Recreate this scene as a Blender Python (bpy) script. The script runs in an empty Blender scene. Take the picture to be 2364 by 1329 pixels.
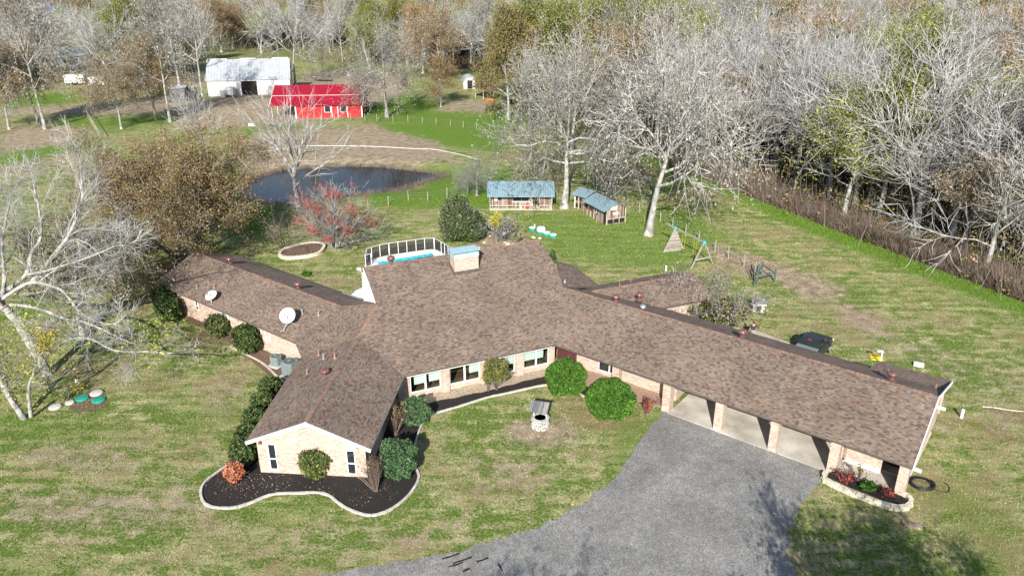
import bpy, math, random
import numpy as np
from mathutils import Vector, Matrix
R = math.radians
SC = bpy.context.scene
COL = SC.collection
# ------------------------------------------------------------------ camera, world, sun
CF, CT, CH = 1750.0, R(22.9), 28.0
cam_d = bpy.data.cameras.new('camera'); cam = bpy.data.objects.new('camera', cam_d); COL.objects.link(cam)
cam.location = (0, 0, CH); cam.rotation_euler = (R(90) - CT, 0, 0)
cam_d.sensor_width = 36; cam_d.lens = 36 * CF / 2364; cam_d.clip_end = 3000; cam_d.clip_start = .5
SC.camera = cam
SUN_EL, SUN_AZ = R(29), R(6.5)          # shadows run towards +y, 6.5 degrees to the right
W = bpy.data.worlds.new('World'); SC.world = W; W.use_nodes = True
wn = W.node_tree.nodes; wl = W.node_tree.links; wn.clear()
wo = wn.new('ShaderNodeOutputWorld'); wb = wn.new('ShaderNodeBackground'); ws = wn.new('ShaderNodeTexSky')
ws.sky_type = 'NISHITA'; ws.sun_disc = False; ws.sun_elevation = SUN_EL; ws.sun_rotation = R(180) + SUN_AZ
ws.air_density = 1; ws.dust_density = .6
wb.inputs[1].default_value = .085
wl.new(ws.outputs[0], wb.inputs[0]); wl.new(wb.outputs[0], wo.inputs[0])
sd = bpy.data.lights.new('sun', 'SUN'); sun = bpy.data.objects.new('sun', sd); COL.objects.link(sun)
sd.energy = 4.6; sd.angle = R(.5); sd.color = (1, .95, .87)
sdir = Vector((math.sin(SUN_AZ) * math.cos(SUN_EL), math.cos(SUN_AZ) * math.cos(SUN_EL), -math.sin(SUN_EL)))
sun.rotation_euler = sdir.to_track_quat('-Z', 'Y').to_euler()
SC.view_settings.view_transform = 'Standard'; SC.view_settings.look = 'None'
SC.view_settings.exposure = .84; SC.view_settings.gamma = 1
SC.cycles.max_bounces = 5; SC.cycles.transparent_max_bounces = 6

# ------------------------------------------------------------------ helpers: survey (photo pixel -> ground point at height z)
ct, st = math.cos(CT), math.sin(CT)
def G(px, py, z=0.0):
    u = px - 1182; v = 664.5 - py
    dy = CF * ct + v * st; dz = -CF * st + v * ct
    t = (z - CH) / dz
    return Vector((u * t, dy * t, z))
def AT(px, py, Y):
    u = px - 1182; v = 664.5 - py
    t = Y / (CF * ct + v * st)
    return Vector((u * t, Y, CH + (-CF * st + v * ct) * t))
def PX(x, y, z=0.0):
    zc = y * ct - (z - CH) * st
    return 1182 + CF * x / zc, 664.5 - CF * (y * st + (z - CH) * ct) / zc
def HGT(bx, by, py):
    return AT(bx, py, G(bx, by).y).z

# ------------------------------------------------------------------ helpers: objects
def tag(o, label=None, cat=None, group=None, kind=None):
    if label: o['label'] = label
    if cat: o['category'] = cat
    if group: o['group'] = group
    if kind: o['kind'] = kind
    return o
def empty(name, loc, rz=0, label=None, cat=None, group=None):
    o = bpy.data.objects.new(name, None); COL.objects.link(o)
    o.location = loc; o.rotation_euler = (0, 0, rz); o.empty_display_size = .3
    return tag(o, label, cat, group)
def kids(o): return [c for c in KID.get(o.name, [])]
KID = {}
def adopt(c, p):
    c.parent = p; KID.setdefault(p.name, []).append(c)
def dup(o, loc=None, rz=None, sc=None, label=None, group=None, parent=None):
    c = o.copy(); COL.objects.link(c)
    if parent: adopt(c, parent)
    for ch in list(kids(o)): dup(ch, parent=c)
    if loc is not None: c.location = loc
    if rz is not None: c.rotation_euler[2] = rz
    if sc is not None: c.scale = sc if hasattr(sc, '__len__') else (sc, sc, sc)
    if label: c['label'] = label
    if group: c['group'] = group
    return c

class MB:
    """collects polygons; build() links them as one mesh object with metre UVs"""
    def __init__(s): s.v = []; s.f = []; s.m = []
    def poly(s, pts, m=0):
        i = len(s.v); s.v += [tuple(p) for p in pts]; s.f.append(tuple(range(i, i + len(pts)))); s.m.append(m); return s
    def hull(s, bot, top, m=0, mt=None, mb=None):
        n = len(bot); i = len(s.v); s.v += [tuple(p) for p in bot] + [tuple(p) for p in top]
        s.f.append(tuple(i + n + k for k in range(n))); s.m.append(m if mt is None else mt)
        s.f.append(tuple(i + n - 1 - k for k in range(n))); s.m.append(m if mb is None else mb)
        for k in range(n):
            j = (k + 1) % n; s.f.append((i + k, i + j, i + n + j, i + n + k)); s.m.append(m)
        return s
    def box(s, c, d, rz=0, m=0, rot=None):
        x, y, z = d[0] / 2, d[1] / 2, d[2] / 2
        M = rot if rot is not None else Matrix.Rotation(rz, 3, 'Z')
        q = [Vector(c) + M @ Vector(p) for p in ((-x, -y, -z), (x, -y, -z), (x, y, -z), (-x, y, -z), (-x, -y, z), (x, -y, z), (x, y, z), (-x, y, z))]
        return s.hull(q[:4], q[4:], m)
    def bar(s, a, b, w, h=None, m=0):
        """square bar from a to b, w wide, h high"""
        a = Vector(a); b = Vector(b); d = b - a; L = d.length
        if L < 1e-6: return s
        d /= L; h = h or w
        up = Vector((0, 0, 1)) if abs(d.z) < .95 else Vector((0, 1, 0))
        sx = d.cross(up).normalized() * w / 2; uz = sx.cross(d).normalized() * h / 2
        q = [a - sx - uz, a + sx - uz, a + sx + uz, a - sx + uz]; r = [p + d * L for p in q]
        return s.hull(q[::-1], r[::-1], m)
    def tube(s, pts, rad, n=6, m=0, cap=True):
        pts = [Vector(p) for p in pts]
        if not hasattr(rad, '__len__'): rad = [rad] * len(pts)
        i = len(s.v); ref = Vector((.13, .97, .2)).normalized()
        for k, p in enumerate(pts):
            d = (pts[min(k + 1, len(pts) - 1)] - pts[max(k - 1, 0)]).normalized()
            a = d.cross(Vector((0, 0, 1)) if abs(d.z) < .9 else ref).normalized(); b = d.cross(a)
            for j in range(n):
                t = 2 * math.pi * j / n; s.v.append(tuple(p + (a * math.cos(t) + b * math.sin(t)) * rad[k]))
        for k in range(len(pts) - 1):
            for j in range(n):
                j2 = (j + 1) % n; s.f.append((i + k * n + j, i + k * n + j2, i + (k + 1) * n + j2, i + (k + 1) * n + j)); s.m.append(m)
        if cap:
            s.f.append(tuple(i + j for j in range(n))); s.m.append(m)
            e = i + (len(pts) - 1) * n; s.f.append(tuple(e + n - 1 - j for j in range(n))); s.m.append(m)
        return s
    def lathe(s, c, prof, n=16, m=0, sx=1, sy=1, axis=None):
        """prof: list of (r, z)"""
        i = len(s.v); c = Vector(c); M = axis or Matrix.Identity(3)
        for r, z in prof:
            for j in range(n):
                t = 2 * math.pi * j / n; s.v.append(tuple(c + M @ Vector((r * math.cos(t) * sx, r * math.sin(t) * sy, z))))
        for k in range(len(prof) - 1):
            for j in range(n):
                j2 = (j + 1) % n; s.f.append((i + k * n + j, i + k * n + j2, i + (k + 1) * n + j2, i + (k + 1) * n + j)); s.m.append(m)
        e = i + (len(prof) - 1) * n
        s.f.append(tuple(e + j for j in range(n))); s.m.append(m)
        s.f.append(tuple(i + n - 1 - j for j in range(n))); s.m.append(m)
        return s
    def build(s, name, mats, parent=None, smooth=False, world=False):
        if not isinstance(mats, (list, tuple)): mats = [mats]
        me = bpy.data.meshes.new(name); me.from_pydata(s.v, [], s.f)
        for x in mats: me.materials.append(x)
        me.polygons.foreach_set('material_index', s.m)
        if smooth: me.polygons.foreach_set('use_smooth', [True] * len(s.f))
        uv = me.uv_layers.new(name='uv').data
        for p in me.polygons:
            nn = p.normal
            t = Vector((-nn.y, nn.x, 0)) if (abs(nn.x) + abs(nn.y)) > .02 else Vector((1, 0, 0))
            t.normalize(); b = nn.cross(t)
            for li in p.loop_indices:
                co = me.vertices[me.loops[li].vertex_index].co
                uv[li].uv = (co.dot(t), co.dot(b))
        o = bpy.data.objects.new(name, me); COL.objects.link(o)
        if parent is not None:
            adopt(o, parent)
            if world:
                r_ = parent
                while r_.parent is not None: r_ = r_.parent
                me.transform(Matrix.LocRotScale(r_.location, r_.rotation_euler, r_.scale).inverted())
        return o
def npmesh(name, V, F, mats, parent=None, mi=None, attr=None, quads=False):
    me = bpy.data.meshes.new(name); V = np.asarray(V, np.float32); F = np.asarray(F, np.int32)
    k = F.shape[1]; me.vertices.add(len(V)); me.vertices.foreach_set('co', V.ravel())
    me.loops.add(F.size); me.loops.foreach_set('vertex_index', F.ravel())
    me.polygons.add(len(F)); me.polygons.foreach_set('loop_start', np.arange(0, F.size, k, dtype=np.int32))
    me.polygons.foreach_set('loop_total', np.full(len(F), k, np.int32))
    if mi is not None: me.polygons.foreach_set('material_index', np.asarray(mi, np.int32))
    for x in (mats if isinstance(mats, (list, tuple)) else [mats]): me.materials.append(x)
    if attr is not None:
        a = me.attributes.new('zone', 'FLOAT_COLOR', 'POINT'); a.data.foreach_set('color', np.asarray(attr, np.float32).ravel())
    me.update(); me.validate()
    o = bpy.data.objects.new(name, me); COL.objects.link(o)
    if parent is not None: adopt(o, parent)
    return o

# ------------------------------------------------------------------ materials
def nodes(name):
    m = bpy.data.materials.new(name); m.use_nodes = True
    n = m.node_tree.nodes; l = m.node_tree.links; return m, n, l, n['Principled BSDF']
def NZ(n, l, scale, detail=3, src=None, rough=.6):
    t = n.new('ShaderNodeTexNoise'); t.inputs['Scale'].default_value = scale; t.inputs['Detail'].default_value = detail; t.inputs['Roughness'].default_value = rough
    if src is not None: l.new(src, t.inputs['Vector'])
    return t.outputs[0]
def RAMP(n, l, src, stops, interp='LINEAR'):
    r = n.new('ShaderNodeValToRGB'); e = r.color_ramp.elements; r.color_ramp.interpolation = interp
    while len(e) < len(stops): e.new(.5)
    for k, (p, c) in enumerate(stops):
        e[k].position = p; e[k].color = (c if hasattr(c, '__len__') else (c, c, c)) + ((1,) if (not hasattr(c, '__len__') or len(c) == 3) else ())
    l.new(src, r.inputs[0]); return r.outputs[0]
def MATH(n, l, op, a, b=None, clamp=False):
    m = n.new('ShaderNodeMath'); m.operation = op; m.use_clamp = clamp
    for k, x in enumerate((a, b)):
        if x is None: continue
        if isinstance(x, (int, float)): m.inputs[k].default_value = x
        else: l.new(x, m.inputs[k])
    return m.outputs[0]
def MIX(n, l, fac, a, b, mode='MIX'):
    m = n.new('ShaderNodeMix'); m.data_type = 'RGBA'; m.blend_type = mode
    for k, x in ((0, fac), (6, a), (7, b)):
        if isinstance(x, (int, float)): m.inputs[k].default_value = x
        elif isinstance(x, tuple): m.inputs[k].default_value = x + (1,)
        else: l.new(x, m.inputs[k])
    return m.outputs[2]
def BUMP(n, l, h, strength, dist, bs):
    b = n.new('ShaderNodeBump'); b.inputs['Strength'].default_value = strength; b.inputs['Distance'].default_value = dist
    l.new(h, b.inputs['Height']); l.new(b.outputs[0], bs.inputs['Normal'])
def mat(name, col, rough=.8, metal=0, var=.25, scale=3, col2=None, bump=0, bscale=None, spec=.3, coord='Object'):
    m, n, l, bs = nodes(name); bs.inputs['Roughness'].default_value = rough; bs.inputs['Metallic'].default_value = metal
    bs.inputs['Specular IOR Level'].default_value = spec
    tc = n.new('ShaderNodeTexCoord').outputs[coord]
    f = NZ(n, l, scale, 5, tc)
    a = tuple(c * (1 - var) for c in col); b = col2 if col2 else tuple(min(c * (1 + var), 1) for c in col)
    l.new(RAMP(n, l, f, [(.32, a), (.68, b)]), bs.inputs['Base Color'])
    if bump: BUMP(n, l, NZ(n, l, bscale or scale * 4, 4, tc), .8, bump, bs)
    return m
M = {}
def shingle():
    m, n, l, bs = nodes('roof_shingles'); uv = n.new('ShaderNodeUVMap').outputs[0]
    sp = n.new('ShaderNodeSeparateXYZ'); l.new(uv, sp.inputs[0])
    row = MATH(n, l, 'FLOOR', MATH(n, l, 'DIVIDE', sp.outputs[1], .12))
    off = n.new('ShaderNodeTexWhiteNoise'); off.noise_dimensions = '1D'; l.new(row, off.inputs['W'])
    uo = MATH(n, l, 'ADD', MATH(n, l, 'DIVIDE', sp.outputs[0], .2), MATH(n, l, 'MULTIPLY', off.outputs[0], 7))
    colm = MATH(n, l, 'FLOOR', uo)
    cb = n.new('ShaderNodeCombineXYZ'); l.new(colm, cb.inputs[0]); l.new(row, cb.inputs[1])
    wn_ = n.new('ShaderNodeTexWhiteNoise'); wn_.noise_dimensions = '2D'; l.new(cb.outputs[0], wn_.inputs['Vector'])
    c = RAMP(n, l, wn_.outputs[0], [(0, (.13, .092, .074)), (.13, (.178, .13, .104)), (.36, (.215, .155, .12)), (.54, (.265, .172, .122)), (.64, (.258, .205, .162)), (.84, (.208, .17, .14))], 'CONSTANT')
    tc = n.new('ShaderNodeTexCoord').outputs['Object']
    big = RAMP(n, l, NZ(n, l, .35, 4, tc), [(.3, .8), (.7, 1.12)])
    c = MIX(n, l, 1.0, c, big, 'MULTIPLY')
    fine = RAMP(n, l, NZ(n, l, 40, 2, tc), [(.3, .78), (.7, 1.2)])
    c = MIX(n, l, 1.0, c, fine, 'MULTIPLY')
    fr = MATH(n, l, 'FRACT', MATH(n, l, 'DIVIDE', sp.outputs[1], .12))
    edge = RAMP(n, l, fr, [(.0, .6), (.16, .62), (.22, 1.0)])
    c = MIX(n, l, .85, c, edge, 'MULTIPLY')
    l.new(c, bs.inputs['Base Color']); bs.inputs['Roughness'].default_value = .9; bs.inputs['Specular IOR Level'].default_value = .2
    h = MATH(n, l, 'ADD', MATH(n, l, 'MULTIPLY', fr, -1), MATH(n, l, 'MULTIPLY', wn_.outputs[0], .7))
    BUMP(n, l, h, .6, .015, bs); return m
def brick(name, c1, c2, c3, mortar, w=.2, h=.068, flip=False):
    m, n, l, bs = nodes(name); uv = n.new('ShaderNodeUVMap').outputs[0]
    b = n.new('ShaderNodeTexBrick'); l.new(uv, b.inputs[0])
    b.inputs['Scale'].default_value = 1; b.inputs['Brick Width'].default_value = w; b.inputs['Row Height'].default_value = h
    b.inputs['Mortar Size'].default_value = .009; b.inputs['Color1'].default_value = (0, 0, 0, 1); b.inputs['Color2'].default_value = (1, 1, 1, 1); b.inputs['Bias'].default_value = 0
    b.inputs['Mortar'].default_value = (.5, .5, .5, 1)
    col = RAMP(n, l, b.outputs['Color'], [(0, c1), (.5, c2), (1, c3)])
    tc = n.new('ShaderNodeTexCoord').outputs['Object']
    col = MIX(n, l, MATH(n, l, 'MULTIPLY', RAMP(n, l, NZ(n, l, 1.3, 4, tc), [(.4, 0.), (.7, 1.)]), .45), col, tuple(min(1, x * 1.15) for x in c3))
    col = MIX(n, l, b.outputs['Fac'], col, mortar)
    l.new(col, bs.inputs['Base Color']); bs.inputs['Roughness'].default_value = .9
    BUMP(n, l, MATH(n, l, 'MULTIPLY', b.outputs['Fac'], -1), .5, .01, bs); return m
def metal_sheet(name, col, period=.3, rough=.4, metal=.3, stain=.15):
    m, n, l, bs = nodes(name); uv = n.new('ShaderNodeUVMap').outputs[0]
    sp = n.new('ShaderNodeSeparateXYZ'); l.new(uv, sp.inputs[0])
    fr = MATH(n, l, 'FRACT', MATH(n, l, 'DIVIDE', sp.outputs[0], period))
    rib = RAMP(n, l, fr, [(0, 1.), (.1, 1.), (.16, 0.), (.9, 0.), (.96, 1.)])
    tc = n.new('ShaderNodeTexCoord').outputs['Object']
    c = MIX(n, l, RAMP(n, l, NZ(n, l, .8, 5, tc), [(.35, 0.), (.75, 1.)]), col, tuple(x * (1 - stain * 2) for x in col))
    c = MIX(n, l, MATH(n, l, 'MULTIPLY', rib, .25), c, tuple(x * .45 for x in col))
    l.new(c, bs.inputs['Base Color']); bs.inputs['Roughness'].default_value = rough; bs.inputs['Metallic'].default_value = metal
    BUMP(n, l, rib, .7, .03, bs); return m
def planks(name, c1, c2, c3, w=.16, vert=True):
    m, n, l, bs = nodes(name); uv = n.new('ShaderNodeUVMap').outputs[0]
    sp = n.new('ShaderNodeSeparateXYZ'); l.new(uv, sp.inputs[0])
    k = MATH(n, l, 'DIVIDE', sp.outputs[0 if vert else 1], w)
    wn_ = n.new('ShaderNodeTexWhiteNoise'); wn_.noise_dimensions = '1D'; l.new(MATH(n, l, 'FLOOR', k), wn_.inputs['W'])
    c = RAMP(n, l, wn_.outputs[0], [(0, c1), (.5, c2), (1, c3)])
    mp = n.new('ShaderNodeMapping'); mp.inputs['Scale'].default_value = (12, 1.2, 1) if vert else (1.2, 12, 1); l.new(uv, mp.inputs[0])
    c = MIX(n, l, 1., c, RAMP(n, l, NZ(n, l, 1.5, 5, mp.outputs[0]), [(.3, .5), (.7, 1.35)]), 'MULTIPLY')
    gap = RAMP(n, l, MATH(n, l, 'FRACT', k), [(0, .25), (.08, .3), (.12, 1.)])
    c = MIX(n, l, 1., c, gap, 'MULTIPLY')
    l.new(c, bs.inputs['Base Color']); bs.inputs['Roughness'].default_value = .85
    BUMP(n, l, gap, .6, .02, bs); return m
def leafm(name, c1, c2, c3=None, trans=.25):
    m, n, l, bs = nodes(name)
    geo = n.new('ShaderNodeNewGeometry'); tc = n.new('ShaderNodeTexCoord').outputs['Object']
    st_ = [(0, c1), (.5, c2), (1, c3 or c2)]
    c = RAMP(n, l, geo.outputs['Random Per Island'], st_)
    oi = n.new('ShaderNodeObjectInfo')
    c = MIX(n, l, 1., c, RAMP(n, l, NZ(n, l, .7, 3, tc), [(.3, .72), (.7, 1.25)]), 'MULTIPLY')
    c = MIX(n, l, 1., c, RAMP(n, l, oi.outputs['Random'], [(0, (.82, .85, .82)), (1, (1.15, 1.08, 1.0))]), 'MULTIPLY')
    l.new(c, bs.inputs['Base Color']); bs.inputs['Roughness'].default_value = .7; bs.inputs['Specular IOR Level'].default_value = .25
    return m
M['shingle'] = shingle()
def gravel():
    m, n, l, bs = nodes('grey_gravel'); tc = n.new('ShaderNodeTexCoord').outputs['Object']
    vo = n.new('ShaderNodeTexVoronoi'); vo.inputs['Scale'].default_value = 20; l.new(tc, vo.inputs['Vector'])
    c = RAMP(n, l, vo.outputs['Color'], [(.0, (.12, .119, .118)), (.5, (.235, .233, .23)), (.85, (.32, .315, .31)), (1, (.52, .51, .5))])
    f = MATH(n, l, 'ADD', MATH(n, l, 'MULTIPLY', NZ(n, l, .35, 5, tc), .6), MATH(n, l, 'MULTIPLY', NZ(n, l, 2.2, 5, tc), .4))
    c = MIX(n, l, 1., c, RAMP(n, l, f, [(.36, (.74, .71, .67)), (.5, (1., .98, .94)), (.64, (1.34, 1.29, 1.2))]), 'MULTIPLY')
    c = MIX(n, l, RAMP(n, l, NZ(n, l, .8, 6, tc, .75), [(.58, (0.)), (.7, (.6))]), c, (.2, .17, .12))
    c = MIX(n, l, 1., c, RAMP(n, l, NZ(n, l, 11, 4, tc, .8), [(.3, .7), (.7, 1.3)]), 'MULTIPLY')
    l.new(c, bs.inputs['Base Color']); bs.inputs['Roughness'].default_value = .95; BUMP(n, l, vo.outputs['Distance'], .7, .04, bs); return m
M['brick'] = brick('pale_brick', (.36, .22, .16), (.52, .38, .3), (.63, .5, .41), (.36, .32, .29))
M['brickpave'] = brick('brick_paving', (.3, .17, .12), (.38, .24, .17), (.45, .3, .22), (.25, .2, .17))
M['white'] = mat('white_paint', (.8, .8, .8), .5, var=.06)
M['fascia'] = mat('brown_metal_drip_edge', (.11, .09, .08), .5)
M['soffit'] = mat('soffit_wood', (.45, .42, .38), .7)
M['turbine'] = mat('brown_vent_metal', (.22, .11, .1), .35, .4, spec=.5)
M['pipe'] = mat('grey_pipe', (.3, .26, .25), .6)
M['pipebr'] = mat('brown_pipe', (.3, .17, .14), .6)
M['glass'] = mat('dark_window_glass', (.02, .028, .03), .06, spec=.8, var=.1)
M['blind'] = mat('pale_green_blind', (.8, .9, .84), .7, var=.04)
M['room'] = mat('brown_room_floor', (.16, .11, .06), .4, var=.5, scale=2)
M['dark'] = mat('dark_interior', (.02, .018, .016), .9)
M['door'] = planks('dark_red_door', (.09, .02, .025), (.12, .03, .03), (.1, .025, .03), .2)
M['browndoor'] = mat('brown_door_paint', (.12, .05, .04), .4)
M['concrete'] = mat('stained_concrete', (.42, .38, .31), .85, var=.22, scale=.5, col2=(.6, .57, .51), bump=.01, bscale=8)
M['deck'] = mat('white_pool_deck', (.75, .76, .78), .7, var=.06)
M['whitewall'] = mat('white_siding', (.78, .8, .82), .6, var=.05)
M['mulch'] = mat('black_mulch', (.012, .011, .011), .95, var=.4, scale=18, col2=(.045, .038, .034), bump=.04, bscale=22)
M['brownmulch'] = mat('brown_bark_mulch', (.1, .06, .04), .95, var=.5, scale=9, col2=(.25, .17, .12), bump=.03)
M['curb'] = mat('concrete_curb', (.5, .47, .43), .85, var=.2, scale=4)
M['stone'] = mat('cream_stone_block', (.55, .48, .36), .85, var=.2, scale=5, col2=(.75, .69, .56), bump=.02)
M['rock'] = mat('river_rock', (.3, .22, .14), .8, var=.45, scale=12, col2=(.6, .5, .38), bump=.04, bscale=14)
M['gravel'] = gravel()
M['acm'] = mat('grey_green_ac_metal', (.2, .25, .25), .5, .1, var=.08)
M['acdark'] = mat('ac_fan_dark', (.03, .035, .04), .5)
M['dish'] = mat('white_dish', (.75, .78, .78), .45, var=.05)
M['galv'] = mat('galvanised_metal', (.5, .52, .53), .4, .6, var=.1)
M['bluemetal'] = metal_sheet('blue_grey_roof_metal', (.3, .44, .5), .3)
M['chimcap'] = mat('pale_blue_chimney_metal', (.42, .6, .65), .45, .2, var=.1)
M['flash'] = mat('dark_flashing', (.1, .085, .08), .6)
M['redroof'] = metal_sheet('red_roof_metal', (.36, .008, .03), .45, .35, .1, .05)
M['redwall'] = metal_sheet('red_wall_metal', (.5, .016, .02), .3, .55, 0, .14)
M['whitemetal'] = metal_sheet('white_barn_metal', (.62, .63, .64), .5, .5, .1, .08)
M['barnroof'] = metal_sheet('grey_barn_roof', (.5, .53, .56), .7, .45, .2, .1)
M['navyroof'] = metal_sheet('navy_roof_metal', (.025, .06, .16), .6, .4, .2, .05)
M['oldplank'] = planks('weathered_boards', (.11, .07, .05), (.3, .22, .17), (.42, .36, .31))
M['greyplank'] = planks('grey_boards', (.1, .1, .11), (.2, .2, .2), (.28, .27, .26), .14)
M['stand'] = planks('faded_boards', (.3, .26, .22), (.4, .37, .33), (.22, .17, .14), .18, False)
M['lumber'] = mat('pale_lumber', (.5, .44, .36), .8, var=.25)
M['post'] = mat('weathered_post', (.33, .3, .26), .85, var=.3, scale=6)
M['dkpost'] = mat('dark_green_post', (.08, .11, .1), .7, var=.3)
M['wire'] = mat('fence_wire', (.25, .28, .26), .6, .3)
M['tealpl'] = mat('teal_plastic', (.05, .42, .42), .5)
M['greenlid'] = mat('green_plastic', (.02, .28, .2), .6, var=.2)
M['yellow'] = mat('yellow_hose', (.7, .55, .03), .5)
M['black'] = mat('black_rubber', (.015, .018, .022), .5)
M['hosewhite'] = mat('white_hose', (.7, .68, .66), .6)
M['netting'] = mat('black_mesh', (.05, .05, .055), .8)
M['poolblue'] = mat('teal_pool_cover', (.03, .3, .36), .5, var=.35, scale=3)
M['water'] = mat('pool_water', (.05, .35, .45), .05)
M['whitebark'] = mat('pale_bark', (.22, .205, .19), .9, var=.35, scale=2.2, col2=(.5, .49, .46), bump=.05, bscale=7)
M['dkbark'] = mat('dark_bark', (.06, .05, .045), .9, var=.4, scale=3, col2=(.26, .24, .22), bump=.05)
M['twig'] = mat('pale_twigs', (.15, .147, .14), .85, var=.2, scale=.7, col2=(.64, .635, .62))
M['gtwig'] = mat('grey_twigs', (.1, .094, .086), .85, var=.3, scale=.8, col2=(.46, .445, .42))
M['btwig'] = mat('brown_twigs', (.13, .085, .06), .85, var=.3, scale=1, col2=(.28, .22, .18))
M['moss'] = leafm('brown_oak_leaves', (.13, .085, .035), (.25, .175, .085), (.38, .29, .18))
M['oakleaf'] = leafm('oak_leaves', (.12, .085, .04), (.19, .135, .065), (.26, .195, .11))
M['greymoss'] = leafm('grey_moss_tufts', (.11, .1, .09), (.21, .2, .18), (.34, .33, .3))
M['olive'] = leafm('olive_leaves', (.05, .06, .012), (.12, .13, .03), (.25, .24, .06))
M['lime'] = leafm('yellow_green_leaves', (.1, .12, .025), (.21, .24, .05), (.34, .35, .1))
M['yel'] = leafm('yellow_leaves', (.35, .28, .02), (.55, .45, .03), (.3, .35, .05))
M['dgreen'] = leafm('dark_green_leaves', (.015, .035, .01), (.05, .09, .025), (.14, .18, .06))
M['green'] = leafm('bright_green_needles', (.012, .045, .005), (.04, .11, .01), (.1, .21, .025))
M['bgreen'] = leafm('blue_green_needles', (.02, .055, .028), (.055, .115, .055), (.12, .2, .09))
M['orange'] = leafm('orange_leaves', (.3, .06, .03), (.5, .16, .08), (.6, .3, .18))
M['redleaf'] = leafm('red_berries', (.35, .02, .02), (.55, .05, .04), (.4, .06, .06))
M['darkred'] = leafm('dark_red_leaves', (.08, .01, .02), (.2, .03, .04), (.4, .12, .04))
M['skin'] = mat('skin', (.5, .3, .22), .6, var=.05)
M['shirt'] = mat('dark_grey_shirt', (.04, .045, .055), .9)
M['shorts'] = mat('patterned_shorts', (.03, .03, .03), .9, var=.1, scale=14, col2=(.5, .5, .52))
M['hair'] = mat('red_brown_hair', (.13, .04, .02), .6)
M['carpaint'] = mat('charcoal_paint', (.03, .036, .045), .25, .3, spec=.6, var=.05)
M['carsilver'] = mat('silver_bed_cover', (.3, .34, .36), .35, .4, var=.05)
M['redlens'] = mat('red_lens', (.5, .02, .02), .3)
M['shinglegrey'] = mat('grey_felt_roof', (.16, .16, .17), .9, scale=12)
M['peel'] = mat('peeling_white_paint', (.15, .12, .1), .85, scale=7, col2=(.75, .74, .72), var=.2)
M['bluetarp'] = mat('blue_tarp', (.2, .35, .45), .5, var=.4, scale=2, col2=(.55, .62, .68))
M['leaflitter'] = leafm('fallen_leaves', (.2, .1, .06), (.45, .28, .2), (.6, .5, .45))

# ------------------------------------------------------------------ ground zones
def inpoly(X, Y, poly):
    r = np.zeros(X.shape, bool); n = len(poly)
    for k in range(n):
        x1, y1 = poly[k]; x2, y2 = poly[(k + 1) % n]
        if y1 == y2: continue
        c = ((Y > y1) != (Y > y2)) & (X < (x2 - x1) * (Y - y1) / (y2 - y1) + x1); r ^= c
    return r
def pdist(X, Y, poly):
    """signed distance, positive inside"""
    d = np.full(X.shape, 1e9); n = len(poly)
    for k in range(n):
        x1, y1 = poly[k]; x2, y2 = poly[(k + 1) % n]; dx, dy = x2 - x1, y2 - y1
        L = dx * dx + dy * dy + 1e-9; t = np.clip(((X - x1) * dx + (Y - y1) * dy) / L, 0, 1)
        d = np.minimum(d, np.hypot(X - x1 - t * dx, Y - y1 - t * dy))
    return np.where(inpoly(X, Y, poly), d, -d)
def gp(pts, z=0.): return [tuple(G(x, y, z)[:2]) for x, y in pts]
LUSH = [([(0, 355), (180, 325), (235, 335), (170, 352), (0, 392)], 1), ([(0, 222), (200, 215), (212, 240), (0, 252)], 1), ([(110, 292), (185, 272), (205, 296), (130, 302)], 1),
 ([(205, 250), (400, 225), (440, 245), (420, 285), (230, 300)], .6), ([(560, 296), (700, 284), (690, 345), (565, 330)], .8), ([(870, 284), (1150, 296), (1160, 352), (1040, 335), (880, 335)], 1),
 ([(835, 212), (900, 205), (1010, 245), (1200, 260), (1195, 300), (840, 278)], .9), ([(1000, 385), (1180, 395), (1125, 480), (860, 478), (860, 445), (980, 430)], .9), ([(560, 468), (640, 470), (610, 545), (540, 540)], .9),
 ([(1440, 335), (1560, 380), (1700, 432), (1900, 520), (2100, 600), (2500, 748), (2500, 775), (2080, 612), (1880, 535), (1690, 450), (1540, 395), (1440, 352)], 1.3),
 ([(1180, 490), (1560, 470), (1700, 540), (1560, 640), (1300, 600), (1200, 560)], .45), ([(420, 940), (560, 900), (560, 980), (430, 1000)], .38), ([(0, 930), (200, 960), (330, 1020), (100, 1060), (0, 1000)], .35), ([(1000, 880), (1250, 860), (1250, 900), (1050, 950)], .35),
 ([(530, 1180), (640, 1150), (760, 1150), (740, 1200), (600, 1225)], .4), ([(2130, 1140), (2240, 1090), (2364, 1200), (2330, 1340), (2200, 1300)], .28), ([(2150, 960), (2210, 980), (2200, 1060), (2160, 1080)], .35), ([(0, 1290), (150, 1290), (150, 1340), (0, 1340)], .4), ([(1180, 170), (1280, 250), (1290, 300), (1180, 290)], .8), ([(2080, 600), (2364, 690), (2364, 780), (2100, 660)], .25), ([(150, 540), (340, 540), (340, 640), (180, 620)], .3),
 ([(1420, 980), (1560, 930), (1500, 1030), (1450, 1100), (1400, 1150)], .4)]
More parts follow.
